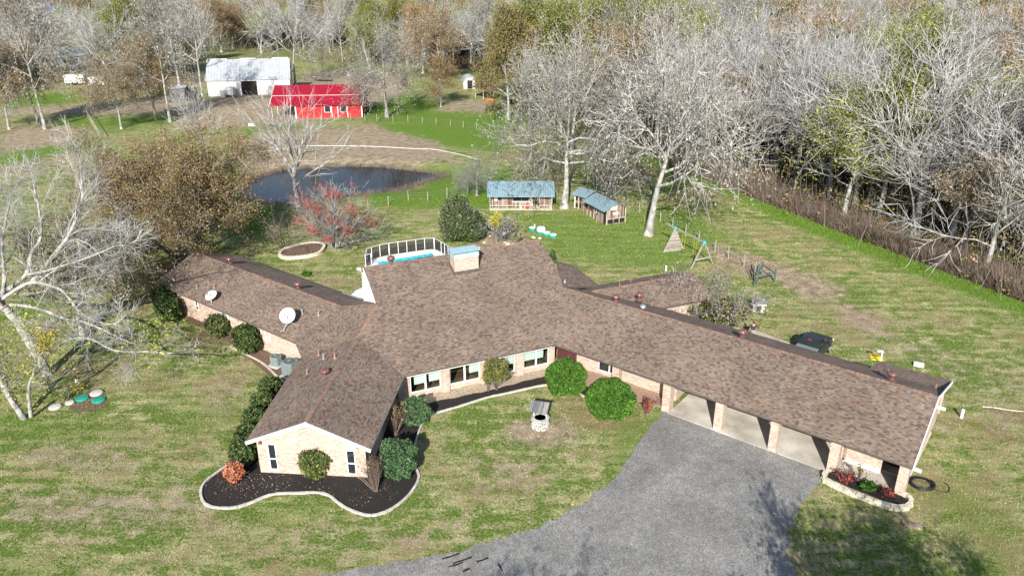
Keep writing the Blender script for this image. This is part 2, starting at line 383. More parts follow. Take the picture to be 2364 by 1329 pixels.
DIRT = [([(430, 238), (600, 205), (700, 215), (760, 170), (930, 180), (940, 215), (700, 285), (560, 292), (400, 300)], 1), ([(590, 300), (860, 290), (1010, 330), (1060, 372), (900, 382), (760, 380), (640, 392), (560, 415), (560, 335)], .75),
 ([(0, 252), (200, 243), (400, 222), (440, 240), (400, 262), (200, 264), (0, 266)], 1), ([(0, 306), (110, 288), (215, 300), (225, 318), (0, 355)], 1), ([(0, 390), (240, 338), (245, 352), (0, 404)], .9), ([(1640, 575), (1760, 596), (1890, 645), (1960, 680), (1880, 690), (1780, 640), (1660, 600)], 1.1),
 ([(1930, 700), (2030, 735), (2010, 762), (1960, 735)], 1.1), ([(2020, 740), (2200, 850), (2240, 900), (2190, 880), (2060, 780)], .6), ([(1170, 985), (1225, 972), (1300, 980), (1320, 1010), (1260, 1025), (1190, 1015)], 1.1), ([(1085, 560), (1120, 540), (1200, 535), (1240, 560), (1180, 590), (1080, 590)], .8),
 ([(700, 165), (920, 175), (920, 195), (700, 195)], 1), ([(1060, 225), (1130, 235), (1120, 262), (1000, 258)], .7), ([(80, 60), (330, 130), (400, 160), (380, 215), (100, 200)], .6), ([(300, 160), (480, 165), (480, 200), (330, 200)], .8),
 ([(2170, 980), (2190, 980), (2180, 1080), (2160, 1080)], .5), ([(1080, 1040), (1300, 1060), (1200, 1130), (1060, 1110)], .45), ([(0, 1130), (420, 1120), (600, 1200), (300, 1240), (0, 1230)], .45), ([(60, 1010), (330, 1030), (330, 1090), (40, 1090)], .4), ([(620, 1215), (1000, 1200), (1250, 1180), (1240, 1210), (900, 1290), (640, 1290)], .3), ([(1900, 700), (2364, 860), (2364, 1040), (2220, 900), (2000, 780)], .3), ([(470, 900), (560, 870), (560, 900), (500, 960)], .5), ([(660, 640), (830, 650), (800, 690), (700, 660)], .3),
 ([(1690, 1170), (1990, 1190), (2060, 1340), (1690, 1340)], .25)]
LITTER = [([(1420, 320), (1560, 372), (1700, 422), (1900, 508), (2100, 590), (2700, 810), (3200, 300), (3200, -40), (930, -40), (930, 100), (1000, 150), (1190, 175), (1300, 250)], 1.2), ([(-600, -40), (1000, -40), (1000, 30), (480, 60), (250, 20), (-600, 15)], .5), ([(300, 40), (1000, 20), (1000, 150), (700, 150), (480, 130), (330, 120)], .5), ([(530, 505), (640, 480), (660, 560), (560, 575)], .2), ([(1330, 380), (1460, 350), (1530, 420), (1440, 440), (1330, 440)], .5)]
POND = gp([(548, 440), (575, 420), (610, 402), (660, 392), (720, 388), (800, 384), (880, 386), (950, 394), (1010, 402), (1035, 408), (985, 420), (955, 434), (920, 441), (850, 447), (790, 455), (740, 462), (680, 470), (620, 472), (580, 466)], -.5)
def soft(a, b, x): t = np.clip((x - a) / (b - a), 0, 1); return t * t * (3 - 2 * t)
def height(X, Y):
    d = pdist(X, Y, POND)
    return np.where(d > 0, -.5 - .5 * soft(0, 3, d), -.5 * (1 - soft(0, 4.5, -d)))
def zones(X, Y):
    zc = Y * ct + CH * st; ok = zc > 3; zc = np.where(ok, zc, 3.)
    u = 1182 + CF * X / zc; v = 664.5 - CF * (Y * st - CH * ct) / zc
    out = np.zeros(X.shape + (4,), np.float32)
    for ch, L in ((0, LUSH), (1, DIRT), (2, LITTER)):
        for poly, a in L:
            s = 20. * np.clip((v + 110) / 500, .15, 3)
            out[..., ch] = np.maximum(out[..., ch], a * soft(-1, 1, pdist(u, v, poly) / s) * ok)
    out[..., 3] = .5
    out[~ok, 3] = .5
    return out
def axis(lo, hi, a, b, fine):
    xs = list(np.arange(a, b + fine / 2, fine)); s = fine; x = b
    while x < hi: s *= 1.12; x += s; xs.append(x)
    s = fine; x = a; pre = []
    while x > lo: s *= 1.12; x -= s; pre.append(x)
    return np.array(pre[::-1] + xs)
gx = axis(-900, 900, -62, 62, .7); gy = axis(-300, 1500, 26, 120, .7)
GX, GY = np.meshgrid(gx, gy); GZ = height(GX, GY)
idx = np.arange(GX.size).reshape(GX.shape)
GFc = np.stack([idx[:-1, :-1], idx[:-1, 1:], idx[1:, 1:], idx[1:, :-1]], -1).reshape(-1, 4)
def ground_mat(name, leaf=False):
    m, n, l, bs = nodes(name); tc = n.new('ShaderNodeTexCoord').outputs['Object']
    at = n.new('ShaderNodeAttribute'); at.attribute_name = 'zone'
    sp = n.new('ShaderNodeSeparateColor'); l.new(at.outputs['Color'], sp.inputs[0])
    n1 = NZ(n, l, .13, 6, tc, .65); n2 = NZ(n, l, .9, 5, tc, .7); n3 = NZ(n, l, 6, 4, tc, .75)
    mp = n.new('ShaderNodeMapping'); mp.inputs['Scale'].default_value = (.35, 1.6, 1); mp.inputs['Rotation'].default_value = (0, 0, .5); l.new(tc, mp.inputs[0])
    n4 = NZ(n, l, .8, 5, mp.outputs[0], .65)
    def S_(x, w): return MATH(n, l, 'MULTIPLY', MATH(n, l, 'SUBTRACT', x, .5), w)
    f = MATH(n, l, 'ADD', MATH(n, l, 'ADD', S_(n1, 1.5), S_(n2, 1.3)), MATH(n, l, 'ADD', S_(n4, 1.6), S_(n3, 1.5)))
    dry = RAMP(n, l, MATH(n, l, 'ADD', f, .52), [(.3, (0.)), (.74, (1.))])
    gcol = MIX(n, l, RAMP(n, l, n3, [(.35, (0.)), (.65, (1.))]), (.075, .13, .022), (.2, .27, .06))
    scol = MIX(n, l, RAMP(n, l, n2, [(.35, (0.)), (.65, (1.))]), (.31, .28, .13), (.52, .48, .265))
    c = MIX(n, l, dry, gcol, scol)
    br = RAMP(n, l, MATH(n, l, 'ADD', S_(n1, 2.0), S_(n2, 1.2)), [(.02, (0.)), (.3, (.7))])
    c = MIX(n, l, br, c, (.2, .14, .07))
    nm = MATH(n, l, 'ADD', MATH(n, l, 'ADD', S_(n1, .8), S_(n2, 1.5)), S_(n3, 1.3))
    def m_(ch): return RAMP(n, l, MATH(n, l, 'ADD', sp.outputs[ch], nm), [(.2, (0.)), (.62, (.95))])
    lush = MIX(n, l, RAMP(n, l, n3, [(.35, (0.)), (.65, (1.))]), (.07, .14, .015), (.18, .3, .04))
    c = MIX(n, l, m_(0), c, lush)
    dirt = MIX(n, l, RAMP(n, l, n2, [(.35, (0.)), (.65, (1.))]), (.24, .17, .11), (.46, .38, .28))
    c = MIX(n, l, m_(1), c, dirt)
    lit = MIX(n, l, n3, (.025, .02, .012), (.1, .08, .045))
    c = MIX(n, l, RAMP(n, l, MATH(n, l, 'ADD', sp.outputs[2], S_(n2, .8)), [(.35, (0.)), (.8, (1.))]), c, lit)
    c = MIX(n, l, 1., c, RAMP(n, l, NZ(n, l, 22, 3, tc, .8), [(.3, .6), (.7, 1.42)]), 'MULTIPLY')
    l.new(c, bs.inputs['Base Color']); bs.inputs['Roughness'].default_value = .95; bs.inputs['Specular IOR Level'].default_value = .1
    if not leaf: BUMP(n, l, MATH(n, l, 'ADD', n3, NZ(n, l, 16, 3, tc, .8)), .9, .09, bs)
    return m
M['ground'] = ground_mat('lawn_and_pasture'); M['blade'] = ground_mat('grass_blades', True)
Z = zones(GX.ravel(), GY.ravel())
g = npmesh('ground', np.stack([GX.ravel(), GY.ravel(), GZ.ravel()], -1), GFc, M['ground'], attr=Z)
g.data.polygons.foreach_set('use_smooth', [True] * len(g.data.polygons)); tag(g, kind='structure')
# water
m, n, l, bs = nodes('pond_water'); bs.inputs['Base Color'].default_value = (.018, .014, .01, 1); bs.inputs['Roughness'].default_value = .04; bs.inputs['Specular IOR Level'].default_value = .38; bs.inputs['IOR'].default_value = 1.3
BUMP(n, l, NZ(n, l, 1.5, 3, n.new('ShaderNodeTexCoord').outputs['Object']), .12, .02, bs); M['pond'] = m
pc = np.mean(POND, 0)
o = MB().poly([(pc[0] + (x - pc[0]) * 1.08, pc[1] + (y - pc[1]) * 1.15, -.5) for x, y in POND][::-1]).build('pond_water', M['pond']); tag(o, kind='structure')
def ragged(pts, step=.35, amp=.18, seed=1, close=True):
    """plan outline in metres with an uneven edge"""
    rn = random.Random(seed); out = []; n = len(pts)
    for k in range(n if close else n - 1):
        a = Vector(pts[k][:2]); b = Vector(pts[(k + 1) % n][:2]); L = (b - a).length; m_ = max(1, int(L / step)); nn = Vector((-(b - a).y, (b - a).x)) / (L + 1e-9)
        for j in range(m_): out.append(a + (b - a) * j / m_ + nn * rn.uniform(-amp, amp))
    return out
def smoothline(pts, n=6, close=False):
    P = [Vector(p) for p in pts]; out = []; N = len(P)
    for k in range(N if close else N - 1):
        if close: p0, p1, p2, p3 = P[k - 1], P[k], P[(k + 1) % N], P[(k + 2) % N]
        else: p0, p1, p2, p3 = P[max(k - 1, 0)], P[k], P[k + 1], P[min(k + 2, N - 1)]
        for j in range(n):
            t = j / n; out.append(.5 * ((2 * p1) + (p2 - p0) * t + (2 * p0 - 5 * p1 + 4 * p2 - p3) * t * t + (3 * p1 - p0 - 3 * p2 + p3) * t ** 3))
    if not close: out.append(P[-1])
    return out
def sheet(name, px, z, m, amp=.12, step=.35, kind='structure', seed=1, sm=True, label=None, cat=None):
    pts = [G(x, y, 0) for x, y in px]
    if sm: pts = smoothline(pts, 5, True)
    pts = ragged([(p.x, p.y) for p in pts], step, amp, seed)
    o = MB().poly([(p.x, p.y, z) for p in pts]).build(name, m)
    if o.data.polygons[0].normal.z < 0: o.data.flip_normals()
    return tag(o, label, cat, kind=kind)
sheet('gravel_driveway', [(1543, 945), (1640, 985), (1770, 1033), (1905, 1082), (1880, 1130), (1840, 1180), (1815, 1260), (1830, 1345), (1700, 1460), (400, 1500), (560, 1380), (740, 1328), (900, 1300), (1080, 1265), (1240, 1215), (1340, 1165), (1420, 1100), (1460, 1040), (1500, 990)], .012, M['gravel'], .16)

for k, (a_, b_) in enumerate((((1020, 1290), (1062, 1277)), ((1045, 1300), (1090, 1286)), ((1035, 1308), (1070, 1298)), ((1100, 1296), (1128, 1288)), ((1068, 1318), (1085, 1312)), ((1150, 1300), (1160, 1318)))):
    p, q = G(*a_), G(*b_); n_ = Vector((-(q - p).y, (q - p).x, 0)).normalized() * .07
    sheet_ = ragged([((p - n_).x, (p - n_).y), ((q - n_ * .5).x, (q - n_ * .5).y), ((q + n_).x, (q + n_).y), ((p + n_ * .6).x, (p + n_ * .6).y)], .15, .03, k); o = MB().poly([(v_.x, v_.y, .018) for v_ in sheet_]).build('tyre_scuff', M['mulch']); tag(o, kind='structure')
# ------------------------------------------------------------------ the house
OC = G(932.4, 867.6, 2.35); AC = R(24); OR_ = G(1275, 793, 2.35); AR = R(-38); PIT = .3646
def FC(u, v, z): return Vector((OC.x + u * math.cos(AC) - v * math.sin(AC), OC.y + u * math.sin(AC) + v * math.cos(AC), z))
def FR(u, v, z): return Vector((OR_.x + u * math.cos(AR) - v * math.sin(AR), OR_.y + u * math.sin(AR) + v * math.cos(AR), z))
def onC(px, py):
    a = FC(0, 0, 2.35); nn = (FC(1, 0, 2.35) - a).cross(FC(0, 1, 2.35 + PIT) - a); d = G(px, py, 0) - Vector((0, 0, CH))
    t = (a - Vector((0, 0, CH))).dot(nn) / d.dot(nn); return Vector((0, 0, CH)) + d * t
HOUSE = empty('brick_house', FC(3, 3, 0), 0, 'sprawling pale brick house with brown shingle roofs, long wings and an open carport', 'house')
hb = lambda mb, name, mats, par=None, smooth=False: mb.build(name, mats, par or HOUSE, smooth, world=True)
E1 = G(681.4, 789.7, 2.35); E2 = G(696, 822, 2.35); E3 = G(567, 1018, 2.35); AF = G(705, 974, 3.75); B_ = onC(828, 779); C_ = onC(868, 700); D_ = G(787, 706, 3.87)
A_ = FC(0, 0, 2.35); PK = G(450, 582, 3.9); LE = G(358, 653, 2.35); LB = G(545, 588, 2.35); LB2 = G(835, 692, 2.35); E4 = G(856, 1036.4, 2.35)
RT = .14
def roofpart(name, facets, par=None, fas=None):
    mb = MB()
    for f in facets:
        f = [Vector(p) for p in f]
        nn = Vector((0, 0, 0))
        for k in range(len(f)): nn += f[k].cross(f[(k + 1) % len(f)])
        if nn.z < 0: f = f[::-1]
        mb.hull([p - Vector((0, 0, RT)) for p in f], f, 1, 0, 2)
    return hb(mb, name, [M['shingle'], fas or M['fascia'], M['soffit']])
roofpart('front_wing_roof', [[E3, E2, B_, AF], [E4, AF, B_, A_]], fas=M['white'])
roofpart('joining_roof', [[E2, E1, B_], [E1, D_, B_], [D_, C_, B_], [A_, B_, C_]])
roofpart('left_wing_roof', [[E1, LE, PK, D_], [D_, PK, LB, LB2], [D_, LB2, FC(.2, 7.6, 4.6), C_]])
K1 = onC(1300, 664); K2 = onC(1285, 616)
roofpart('main_roof', [[FC(0, 0, 2.35), FC(11.43, 0, 2.35), K1, K2, FC(15.62, 10.97, 6.35), FC(.2, 10.97, 6.35), C_], [FC(.2, 10.97, 6.35), FC(15.62, 10.97, 6.35), FC(15.62, 12.2, 5.9), FC(.2, 12.2, 5.9)]])
ZR = 4.33
roofpart('right_wing_roof', [[FR(0, 0, 2.35), FR(24.55, 0, 2.35), FR(24.45, 5.43, ZR), FR(-2.95, 5.43, ZR)],
  [FR(-2.95, 5.43, ZR), FR(24.45, 5.43, ZR), FR(24.45, 10.75, 2.37), FR(-1.5, 10.75, 2.37)],
  [FR(19.7, 9.6, 2.82), FR(24.42, 9.6, 2.82), FR(24.35, 12.05, 2.37), FR(19.7, 12.05, 2.37)],
  [FR(-2.95, 5.43, ZR), G(1386, 661, 2.45), G(1325, 612, 3.2), G(1284, 602, 3.75)]])
bw0 = G(1365, 672, 3.45); bw1 = G(1602, 630, 3.45); bd = (bw1 - bw0).normalized(); bn = Vector((-bd.y, bd.x, 0))
q0 = G(1386, 661, 2.36)
roofpart('back_wing_roof', [[bw0 - bd * 1.5, bw1, bw1 - bn * 3.05 + Vector((0, 0, -1.1)), bw0 + bd * 4.4 - bn * 3.05 + Vector((0, 0, -1.1))], [bw0 - bd * 1.5, bw1, bw1 + bn * 3.2 + Vector((0, 0, -1.1)), bw0 + bn * 3.2 - bd * .2 + Vector((0, 0, -1.1))]])
def ridgecap(pa, pb, name='ridge_cap'):
    mb = MB(); d = pb - pa; L = d.length; n_ = int(L / .3); rn = random.Random(int(L * 100)); sd_ = Vector((-d.y, d.x, 0)).normalized() * .15; d.normalize()
    for k in range(n_):
        a = pa + d * (k * .3); b = pa + d * (k * .3 + .27); up = Vector((0, 0, .03 + .012 * rn.random())); dn = Vector((0, 0, -.03))
        for s_ in (-1, 1): mb.hull([a + dn * .4, b + dn * .4, b + sd_ * s_ + dn * 1.4, a + sd_ * s_ + dn * 1.4], [a + up, b + up, b + sd_ * s_ + up - Vector((0, 0, .055)), a + sd_ * s_ + up - Vector((0, 0, .055))])
    return hb(mb, name, M['capm'])
M['capm'] = mat('ridge_cap_shingles', (.22, .14, .11), .9, var=.35, scale=2.5)
for a, b in ((AF, B_), (B_, C_), (PK, D_), (FR(-2.8, 5.43, ZR), FR(24.4, 5.43, ZR)), (FC(.25, 10.97, 6.35), FC(15.6, 10.97, 6.35)), (bw0, bw1)): ridgecap(a, b)
# white rake boards on the front gable, gable ends
mb = MB()
for a, b in ((E3, AF), (AF, E4)): mb.bar(a + Vector((0, -.06, -.1)), b + Vector((0, -.06, -.1)), .05, .2)
hb(mb, 'rake_board', M['white'])
hb(MB().bar(FR(24.58, 0, 2.3), FR(24.5, 5.43, ZR - .07), .05, .22).bar(FR(24.5, 5.43, ZR - .07), FR(24.46, 12.05, 2.3), .05, .22), 'rake_board', M['white'])
hb(MB().bar(FC(-.05, 10.9, 6.25), FC(-.05, 12.2, 5.8), .08, .24).bar(C_ + Vector((-.03, .12, -.06)), FC(.14, 10.97, 6.27), .05, .16), 'rake_board', M['white'])
hb(MB().bar(LE + Vector((0, 0, -.08)), PK + Vector((0, 0, -.08)), .05, .2), 'rake_board', M['soffit'])
hb(MB().bar(G(790, 677, 2.3), G(834, 692, 2.3), .1, .22), 'gutter', M['acm'])
# walls
def wallbox(mb, a, b, z0, z1, th=.2, m=0):
    a = Vector((a[0], a[1], 0)); b = Vector((b[0], b[1], 0)); d = (b - a).normalized(); nn = Vector((-d.y, d.x, 0)) * th
    q = [a, b, b + nn, a + nn]; mb.hull([p + Vector((0, 0, z0)) for p in q], [p + Vector((0, 0, z1)) for p in q], m)
# front gable wall and its side walls
w1 = G(602.7, 1090); w2 = G(848.7, 1102.2); fd = (w2 - w1).normalized(); fb = Vector((-fd.y, fd.x, 0))
mb = MB(); pk = w1.lerp(w2, .49)
zl = 2.35 + .1; face = [w1, w2, w2 + Vector((0, 0, 2.42)), pk + Vector((0, 0, 3.55)), w1 + Vector((0, 0, 2.42))]
mb.hull([p + fb * .2 for p in face][::-1], face[::-1])
wallbox(mb, w2 + fb * .2, w2 + fb * 9.4 - fd * .2, 0, 2.4)
ww = G(700, 840); wallbox(mb, w1 + fb * .2 + fd * .2, E2 + Vector((.55, -.1, 0)), 0, 2.4)
hb(mb, 'front_wing_wall', M['brick'])
# main front wall with four picture windows
mb = MB(); v0 = .68
wins = [(.55, 2.7), (3.55, 5.75), (6.55, 8.75), (9.2, 11.1)]
WB = G(945, 900, .35)
def uC(px, py, z): p = G(px, py, z) - OC; return p.x * math.cos(AC) + p.y * math.sin(AC)
wins = [(uC(947, 905, .5), uC(1020, 893, .5)), (uC(1037, 885, .5), uC(1107, 870, .5)), (uC(1125, 870, .5), uC(1188, 853, .5)), (uC(1207, 848, .5), uC(1266, 836, .5))]
us = [-.3] + [x for w in wins for x in w] + [11.9]
for k in range(0, len(us), 2): wallbox(mb, FC(us[k], v0, 0), FC(us[k + 1], v0, 0), 0, 2.3, .25)
for a, b in wins: wallbox(mb, FC(a, v0 + .06, 0), FC(b, v0 + .06, 0), 0, .42, .18)
wallbox(mb, FC(-.3, v0, 0), FC(11.9, v0, 0), 2.16, 2.3, .25)
hb(mb, 'front_wall', M['brick'])
hb(MB().bar(FC(.1, .3, 2.27), FC(11.3, .3, 2.27), .03, .2).bar(FC(.2, .02, 2.24), FC(11.35, .02, 2.24), .03, .16), 'fascia_board', M['white'])
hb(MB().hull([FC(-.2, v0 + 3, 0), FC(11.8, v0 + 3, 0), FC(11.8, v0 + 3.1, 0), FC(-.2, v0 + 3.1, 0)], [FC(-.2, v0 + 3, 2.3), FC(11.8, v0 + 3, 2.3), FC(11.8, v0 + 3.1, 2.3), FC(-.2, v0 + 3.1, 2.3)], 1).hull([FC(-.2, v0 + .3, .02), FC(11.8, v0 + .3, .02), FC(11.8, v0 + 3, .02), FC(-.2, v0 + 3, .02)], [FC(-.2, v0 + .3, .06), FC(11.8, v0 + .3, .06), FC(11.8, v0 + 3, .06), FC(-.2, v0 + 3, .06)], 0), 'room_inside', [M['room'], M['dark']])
m, n, l, bs = nodes('clear_glass'); n.remove(bs); ou = n['Material Output']; tr = n.new('ShaderNodeBsdfTransparent'); gl = n.new('ShaderNodeBsdfGlossy'); gl.inputs['Roughness'].default_value = .03
mx = n.new('ShaderNodeMixShader'); fr = n.new('ShaderNodeFresnel'); fr.inputs[0].default_value = 1.5; l.new(fr.outputs[0], mx.inputs[0]); l.new(tr.outputs[0], mx.inputs[1]); l.new(gl.outputs[0], mx.inputs[2]); l.new(mx.outputs[0], ou.inputs[0]); tr.inputs[0].default_value = (.94, .98, .96, 1)
M['clear'] = m
for k, (a, b) in enumerate(wins):
    mid = (a + b) / 2; vv = v0 + .1; mb = MB()
    for x0, x1, z0, z1 in ((a, a + .07, .42, 2.16), (b - .07, b, .42, 2.16), (mid - .06, mid + .06, .49, 2.1), (a + .07, b - .07, .42, .49), (a + .07, b - .07, 2.1, 2.16)):
        mb.hull([FC(x0, vv - .05, z0), FC(x1, vv - .05, z0), FC(x1, vv + .05, z0), FC(x0, vv + .05, z0)], [FC(x0, vv - .05, z1), FC(x1, vv - .05, z1), FC(x1, vv + .05, z1), FC(x0, vv + .05, z1)])
    fo = hb(mb, 'picture_window', M['white'])
    for x0, x1 in ((a + .07, mid - .06), (mid + .06, b - .07)):
        p = MB().hull([FC(x0, vv - .01, .49), FC(x1, vv - .01, .49), FC(x1, vv, .49), FC(x0, vv, .49)], [FC(x0, vv - .01, 2.1), FC(x1, vv - .01, 2.1), FC(x1, vv, 2.1), FC(x0, vv, 2.1)])
        hb(p, 'pane', M['clear'], fo)
    bl = [(a + .35, mid - .04), (mid + .3, b - .08)] if k != 1 else [(mid + .4, b - .08)]
    if k == 3: bl = [(a + .1, mid - .05), (mid + .1, b - .4)]
    for x0, x1 in bl:
        p = MB().hull([FC(x0, vv + .1, .98), FC(x1, vv + .1, .98), FC(x1, vv + .12, .98), FC(x0, vv + .12, .98)], [FC(x0, vv + .1, 2.15), FC(x1, vv + .1, 2.15), FC(x1, vv + .12, 2.15), FC(x0, vv + .12, 2.15)])
        hb(p, 'blind', M['blind'], fo)
# pilasters between the windows
for k in range(3):
    u = (wins[k][1] + wins[k + 1][0]) / 2; w_ = (wins[k + 1][0] - wins[k][1]) / 2 - .04
    hb(MB().hull([FC(u - w_, v0 - .12, 0), FC(u + w_, v0 - .12, 0), FC(u + w_, v0 - .003, 0), FC(u - w_, v0 - .003, 0)], [FC(u - w_, v0 - .12, 2.2), FC(u + w_, v0 - .12, 2.2), FC(u + w_, v0 - .003, 2.2), FC(u - w_, v0 - .003, 2.2)]), 'brick_pilaster', M['brick'])
def flatwin(a, d, z0, z1, w, name='window', split='h', blind=0, par=None, out=None):
    """framed window standing proud of a wall; a = bottom corner plan point, d = direction along wall, out = outward normal"""
    d = d.normalized(); out = out.normalized(); mb = MB(); f = .07
    def bx(m_, s0, s1, y0, y1, o0, o1, mm=0):
        q = [a + d * s0 + out * o0, a + d * s1 + out * o0, a + d * s1 + out * o1, a + d * s0 + out * o1]
        m_.hull([Vector((p.x, p.y, y0)) for p in q], [Vector((p.x, p.y, y1)) for p in q], mm)
    for s0, s1, y0, y1 in ((0, f, z0, z1), (w - f, w, z0, z1), (f, w - f, z0, z0 + f), (f, w - f, z1 - f, z1)): bx(mb, s0, s1, y0, y1, 0, .06)
    if split == 'h': zm = z0 + (z1 - z0) * .42; bx(mb, f, w - f, zm - .035, zm + .035, 0, .055)
    if split == 'v': bx(mb, w / 2 - .05, w / 2 + .05, z0 + f, z1 - f, 0, .055)
    o = hb(mb, name, M['white'], par)
    p = MB(); bx(p, f, w - f, z0 + f, z1 - f, -.02, .02); hb(p, 'pane', M['glass'], o)
    if blind: p = MB(); bx(p, f + .01, w - f - .01, z1 - f - blind, z1 - f, .021, .028); hb(p, 'blind', M['blind'], o)
    return o
L_ = (w2 - w1).length
def onwall(px, py):  # distance along front gable wall and height
    d = G(px, py, 0) - Vector((0, 0, CH)); nn = fb; t = (w1 - Vector((0, 0, CH))).dot(nn) / d.dot(nn); p = Vector((0, 0, CH)) + d * t; return (p - w1).dot(fd), p.z
a0, z0 = onwall(625, 1082); a1, z1 = onwall(616, 1022); a2, _ = onwall(645, 1083)
flatwin(w1 + fd * (a0), fd, z0, z1, a2 - a0, out=-fb)
a0, z0 = onwall(803.5, 1093); a1, z1 = onwall(798, 1032); a2, _ = onwall(825, 1094)
flatwin(w1 + fd * a0, fd, z0, z1, a2 - a0, blind=.16, out=-fb)
for s_ in (.25, L_ - .35):
    hb(MB().lathe(w1 + fd * s_ - fb * .1 + Vector((0, 0, 2.12)), [(.07, 0), (.1, .05), (.09, .16), (.03, .22)], 10), 'wall_lamp', M['turbine'])
# gable ornament
mb = MB(); cpt = pk - fb * .03 + Vector((0, 0, 3.3))
for k in range(-3, 4): mb.lathe(cpt + fd * k * .11 + Vector((0, 0, .03 - abs(k) * .02)), [(.01, -.03), (.055, 0), (.02, .04)], 8)
hb(mb, 'gable_ornament', M['galv'])
# left wing walls
ld = (E1 - LE).normalized(); ln = Vector((-ld.y, ld.x, 0)); mb = MB()
la = LE + ld * .8 + ln * .5; lb_ = E1 + ln * .45 - ld * .1
wallbox(mb, la, lb_, 0, 2.42, .2); j2 = E2 + Vector((.5, .15, 0)); wallbox(mb, lb_, j2, 0, 2.42, .2)
wallbox(mb, LB + Vector((-.1, -.6, 0)) , la, 0, 2.42, .2); wallbox(mb, LB2 - ln * .5, LB - ln * .4, 0, 2.42, .2)
hb(mb, 'left_wing_wall', M['brick'])
def alongL(px, py, z):
    p = G(px, py, z); return (Vector((p.x, p.y, 0)) - Vector((la.x, la.y, 0))).dot(ld)
la0 = Vector((la.x, la.y, 0))
for px, py, w_, sp_ in ((466, 700, .45, 'h'), (517, 728, 1.1, 'v'), (609, 768, 1.15, 'v')):
    s_ = alongL(px, py, 1.4); flatwin(la0 + ld * s_, ld, 1.05, 1.95, w_, split=sp_, blind=(.5 if px == 517 else 0), out=-ln)
# white gable wall of the tall room
mb = MB()
gw = [FC(.35, 3, 2.3), FC(.35, 11.85, 2.3), FC(.35, 11.85, 5.85), FC(.35, 10.9, 6.2), FC(.35, 3.2, 3.4)]
mb.hull([p + FC(.15, 0, 0) - FC(0, 0, 0) for p in gw], gw); hb(mb, 'clerestory_wall', M['whitewall'])
mb = MB(); wallbox(mb, FC(.35, 11.85, 0), FC(15.4, 11.85, 0), 0, 5.8, .15); wallbox(mb, FC(15.2, 2, 0), FC(15.2, 11.8, 0), 0, 2.3, .15); hb(mb, 'back_wall', M['whitewall'])
hb(MB().bar(FC(.3, 11.95, 0), FC(.3, 11.95, 5.8), .14), 'corner_board', M['lumber'])
# right wing: entry, walls, carport piers
mb = MB()
wallbox(mb, FR(1.1, 1.7, 0), FR(4.85, 2.1, 0), 0, 2.35); wallbox(mb, FR(4.85, 2.1, 0), FR(9.1, 2.1, 0), 0, 2.35); wallbox(mb, FR(9.3, 1.9, 0), FR(9.1, 10.4, 0), 0, 2.35)
wallbox(mb, FR(9.1, 10.2, 0), FR(-1, 10.2, 0), 0, 2.3); hb(mb, 'right_wing_wall', M['brick']); mb = MB(); wallbox(mb, FR(20.3, 2.1, 0), FR(22.75, 2.1, 0), 0, 2.4); wallbox(mb, FR(20.5, 10.3, 0), FR(20.5, 2.1, 0), 0, 2.4)
wallbox(mb, FR(22.75, 2.3, 0), FR(22.75, 4.0, 0), 0, 2.4); wallbox(mb, FR(24.2, 1.0, 0), FR(24.2, 10.2, 0), 0, 2.4, .2)
wallbox(mb, FR(24.2, 11.7, 0), FR(19.9, 11.7, 0), 0, 2.3, .2); wallbox(mb, FR(19.9, 11.7, 0), FR(19.9, 10.2, 0), 0, 2.3, .2)
hb(mb, 'porch_wall', M['brick']); mb = MB(); gy_ = [FR(24.2, .9, 2.25), FR(24.2, 9.9, 2.25), FR(24.2, 5.43, 3.95)]; mb.hull([p + FR(-.15, 0, 0) - FR(0, 0, 0) for p in gy_], gy_)
hb(mb, 'gable_wall', M['whitewall'])
hb(MB().hull([FR(-.6, 1.6, 0), FR(1.1, 1.6, 0), FR(1.1, 1.75, 0), FR(-.6, 1.75, 0)], [FR(-.6, 1.6, 2.25), FR(1.1, 1.6, 2.25), FR(1.1, 1.75, 2.25), FR(-.6, 1.75, 2.25)]), 'entry_door', M['door'])
hb(MB().hull([FR(22.95, 3.0, .12), FR(24.1, 3.0, .12), FR(24.1, 3.1, .12), FR(22.95, 3.1, .12)], [FR(22.95, 3.0, 2.3), FR(24.1, 3.0, 2.3), FR(24.1, 3.1, 2.3), FR(22.95, 3.1, 2.3)]), 'side_door', M['browndoor'])
hb(MB().hull([FR(22.8, 2.2, 0), FR(24.15, 2.2, 0), FR(24.15, 3.0, 0), FR(22.8, 3.0, 0)], [FR(22.8, 2.2, .14), FR(24.15, 2.2, .14), FR(24.15, 3.0, .14), FR(22.8, 3.0, .14)]), 'door_step', M['concrete'])
flatwin(Vector(FR(2.95, 1.86, 0)), FR(1, .1, 0) - FR(0, 0, 0), .35, 1.75, 1.8, split='v', blind=.55, out=FR(.1, -1, 0) - FR(0, 0, 0))
for u0, u1, v1 in ((4.75, 5.3, 1.25), (9.06, 9.62, .85), (12.83, 13.38, .78), (16.5, 17.0, .78), (20.12, 20.66, .85), (23.9, 24.4, .98)):
    v0_ = .2 if u0 != 4.75 else .75
    hb(MB().hull([FR(u0, v0_, 0), FR(u1, v0_, 0), FR(u1, v1, 0), FR(u0, v1, 0)], [FR(u0, v0_, 2.28), FR(u1, v0_, 2.28), FR(u1, v1, 2.28), FR(u0, v1, 2.28)]), 'brick_pier', M['brick'])
hb(MB().hull([FR(20.66, 1.85, 0), FR(22.75, 1.85, 0), FR(22.75, 2.1, 0), FR(20.66, 2.1, 0)], [FR(20.66, 1.85, .13), FR(22.75, 1.85, .13), FR(22.75, 2.1, .13), FR(20.66, 2.1, .13)]), 'footing_ledge', M['white'])
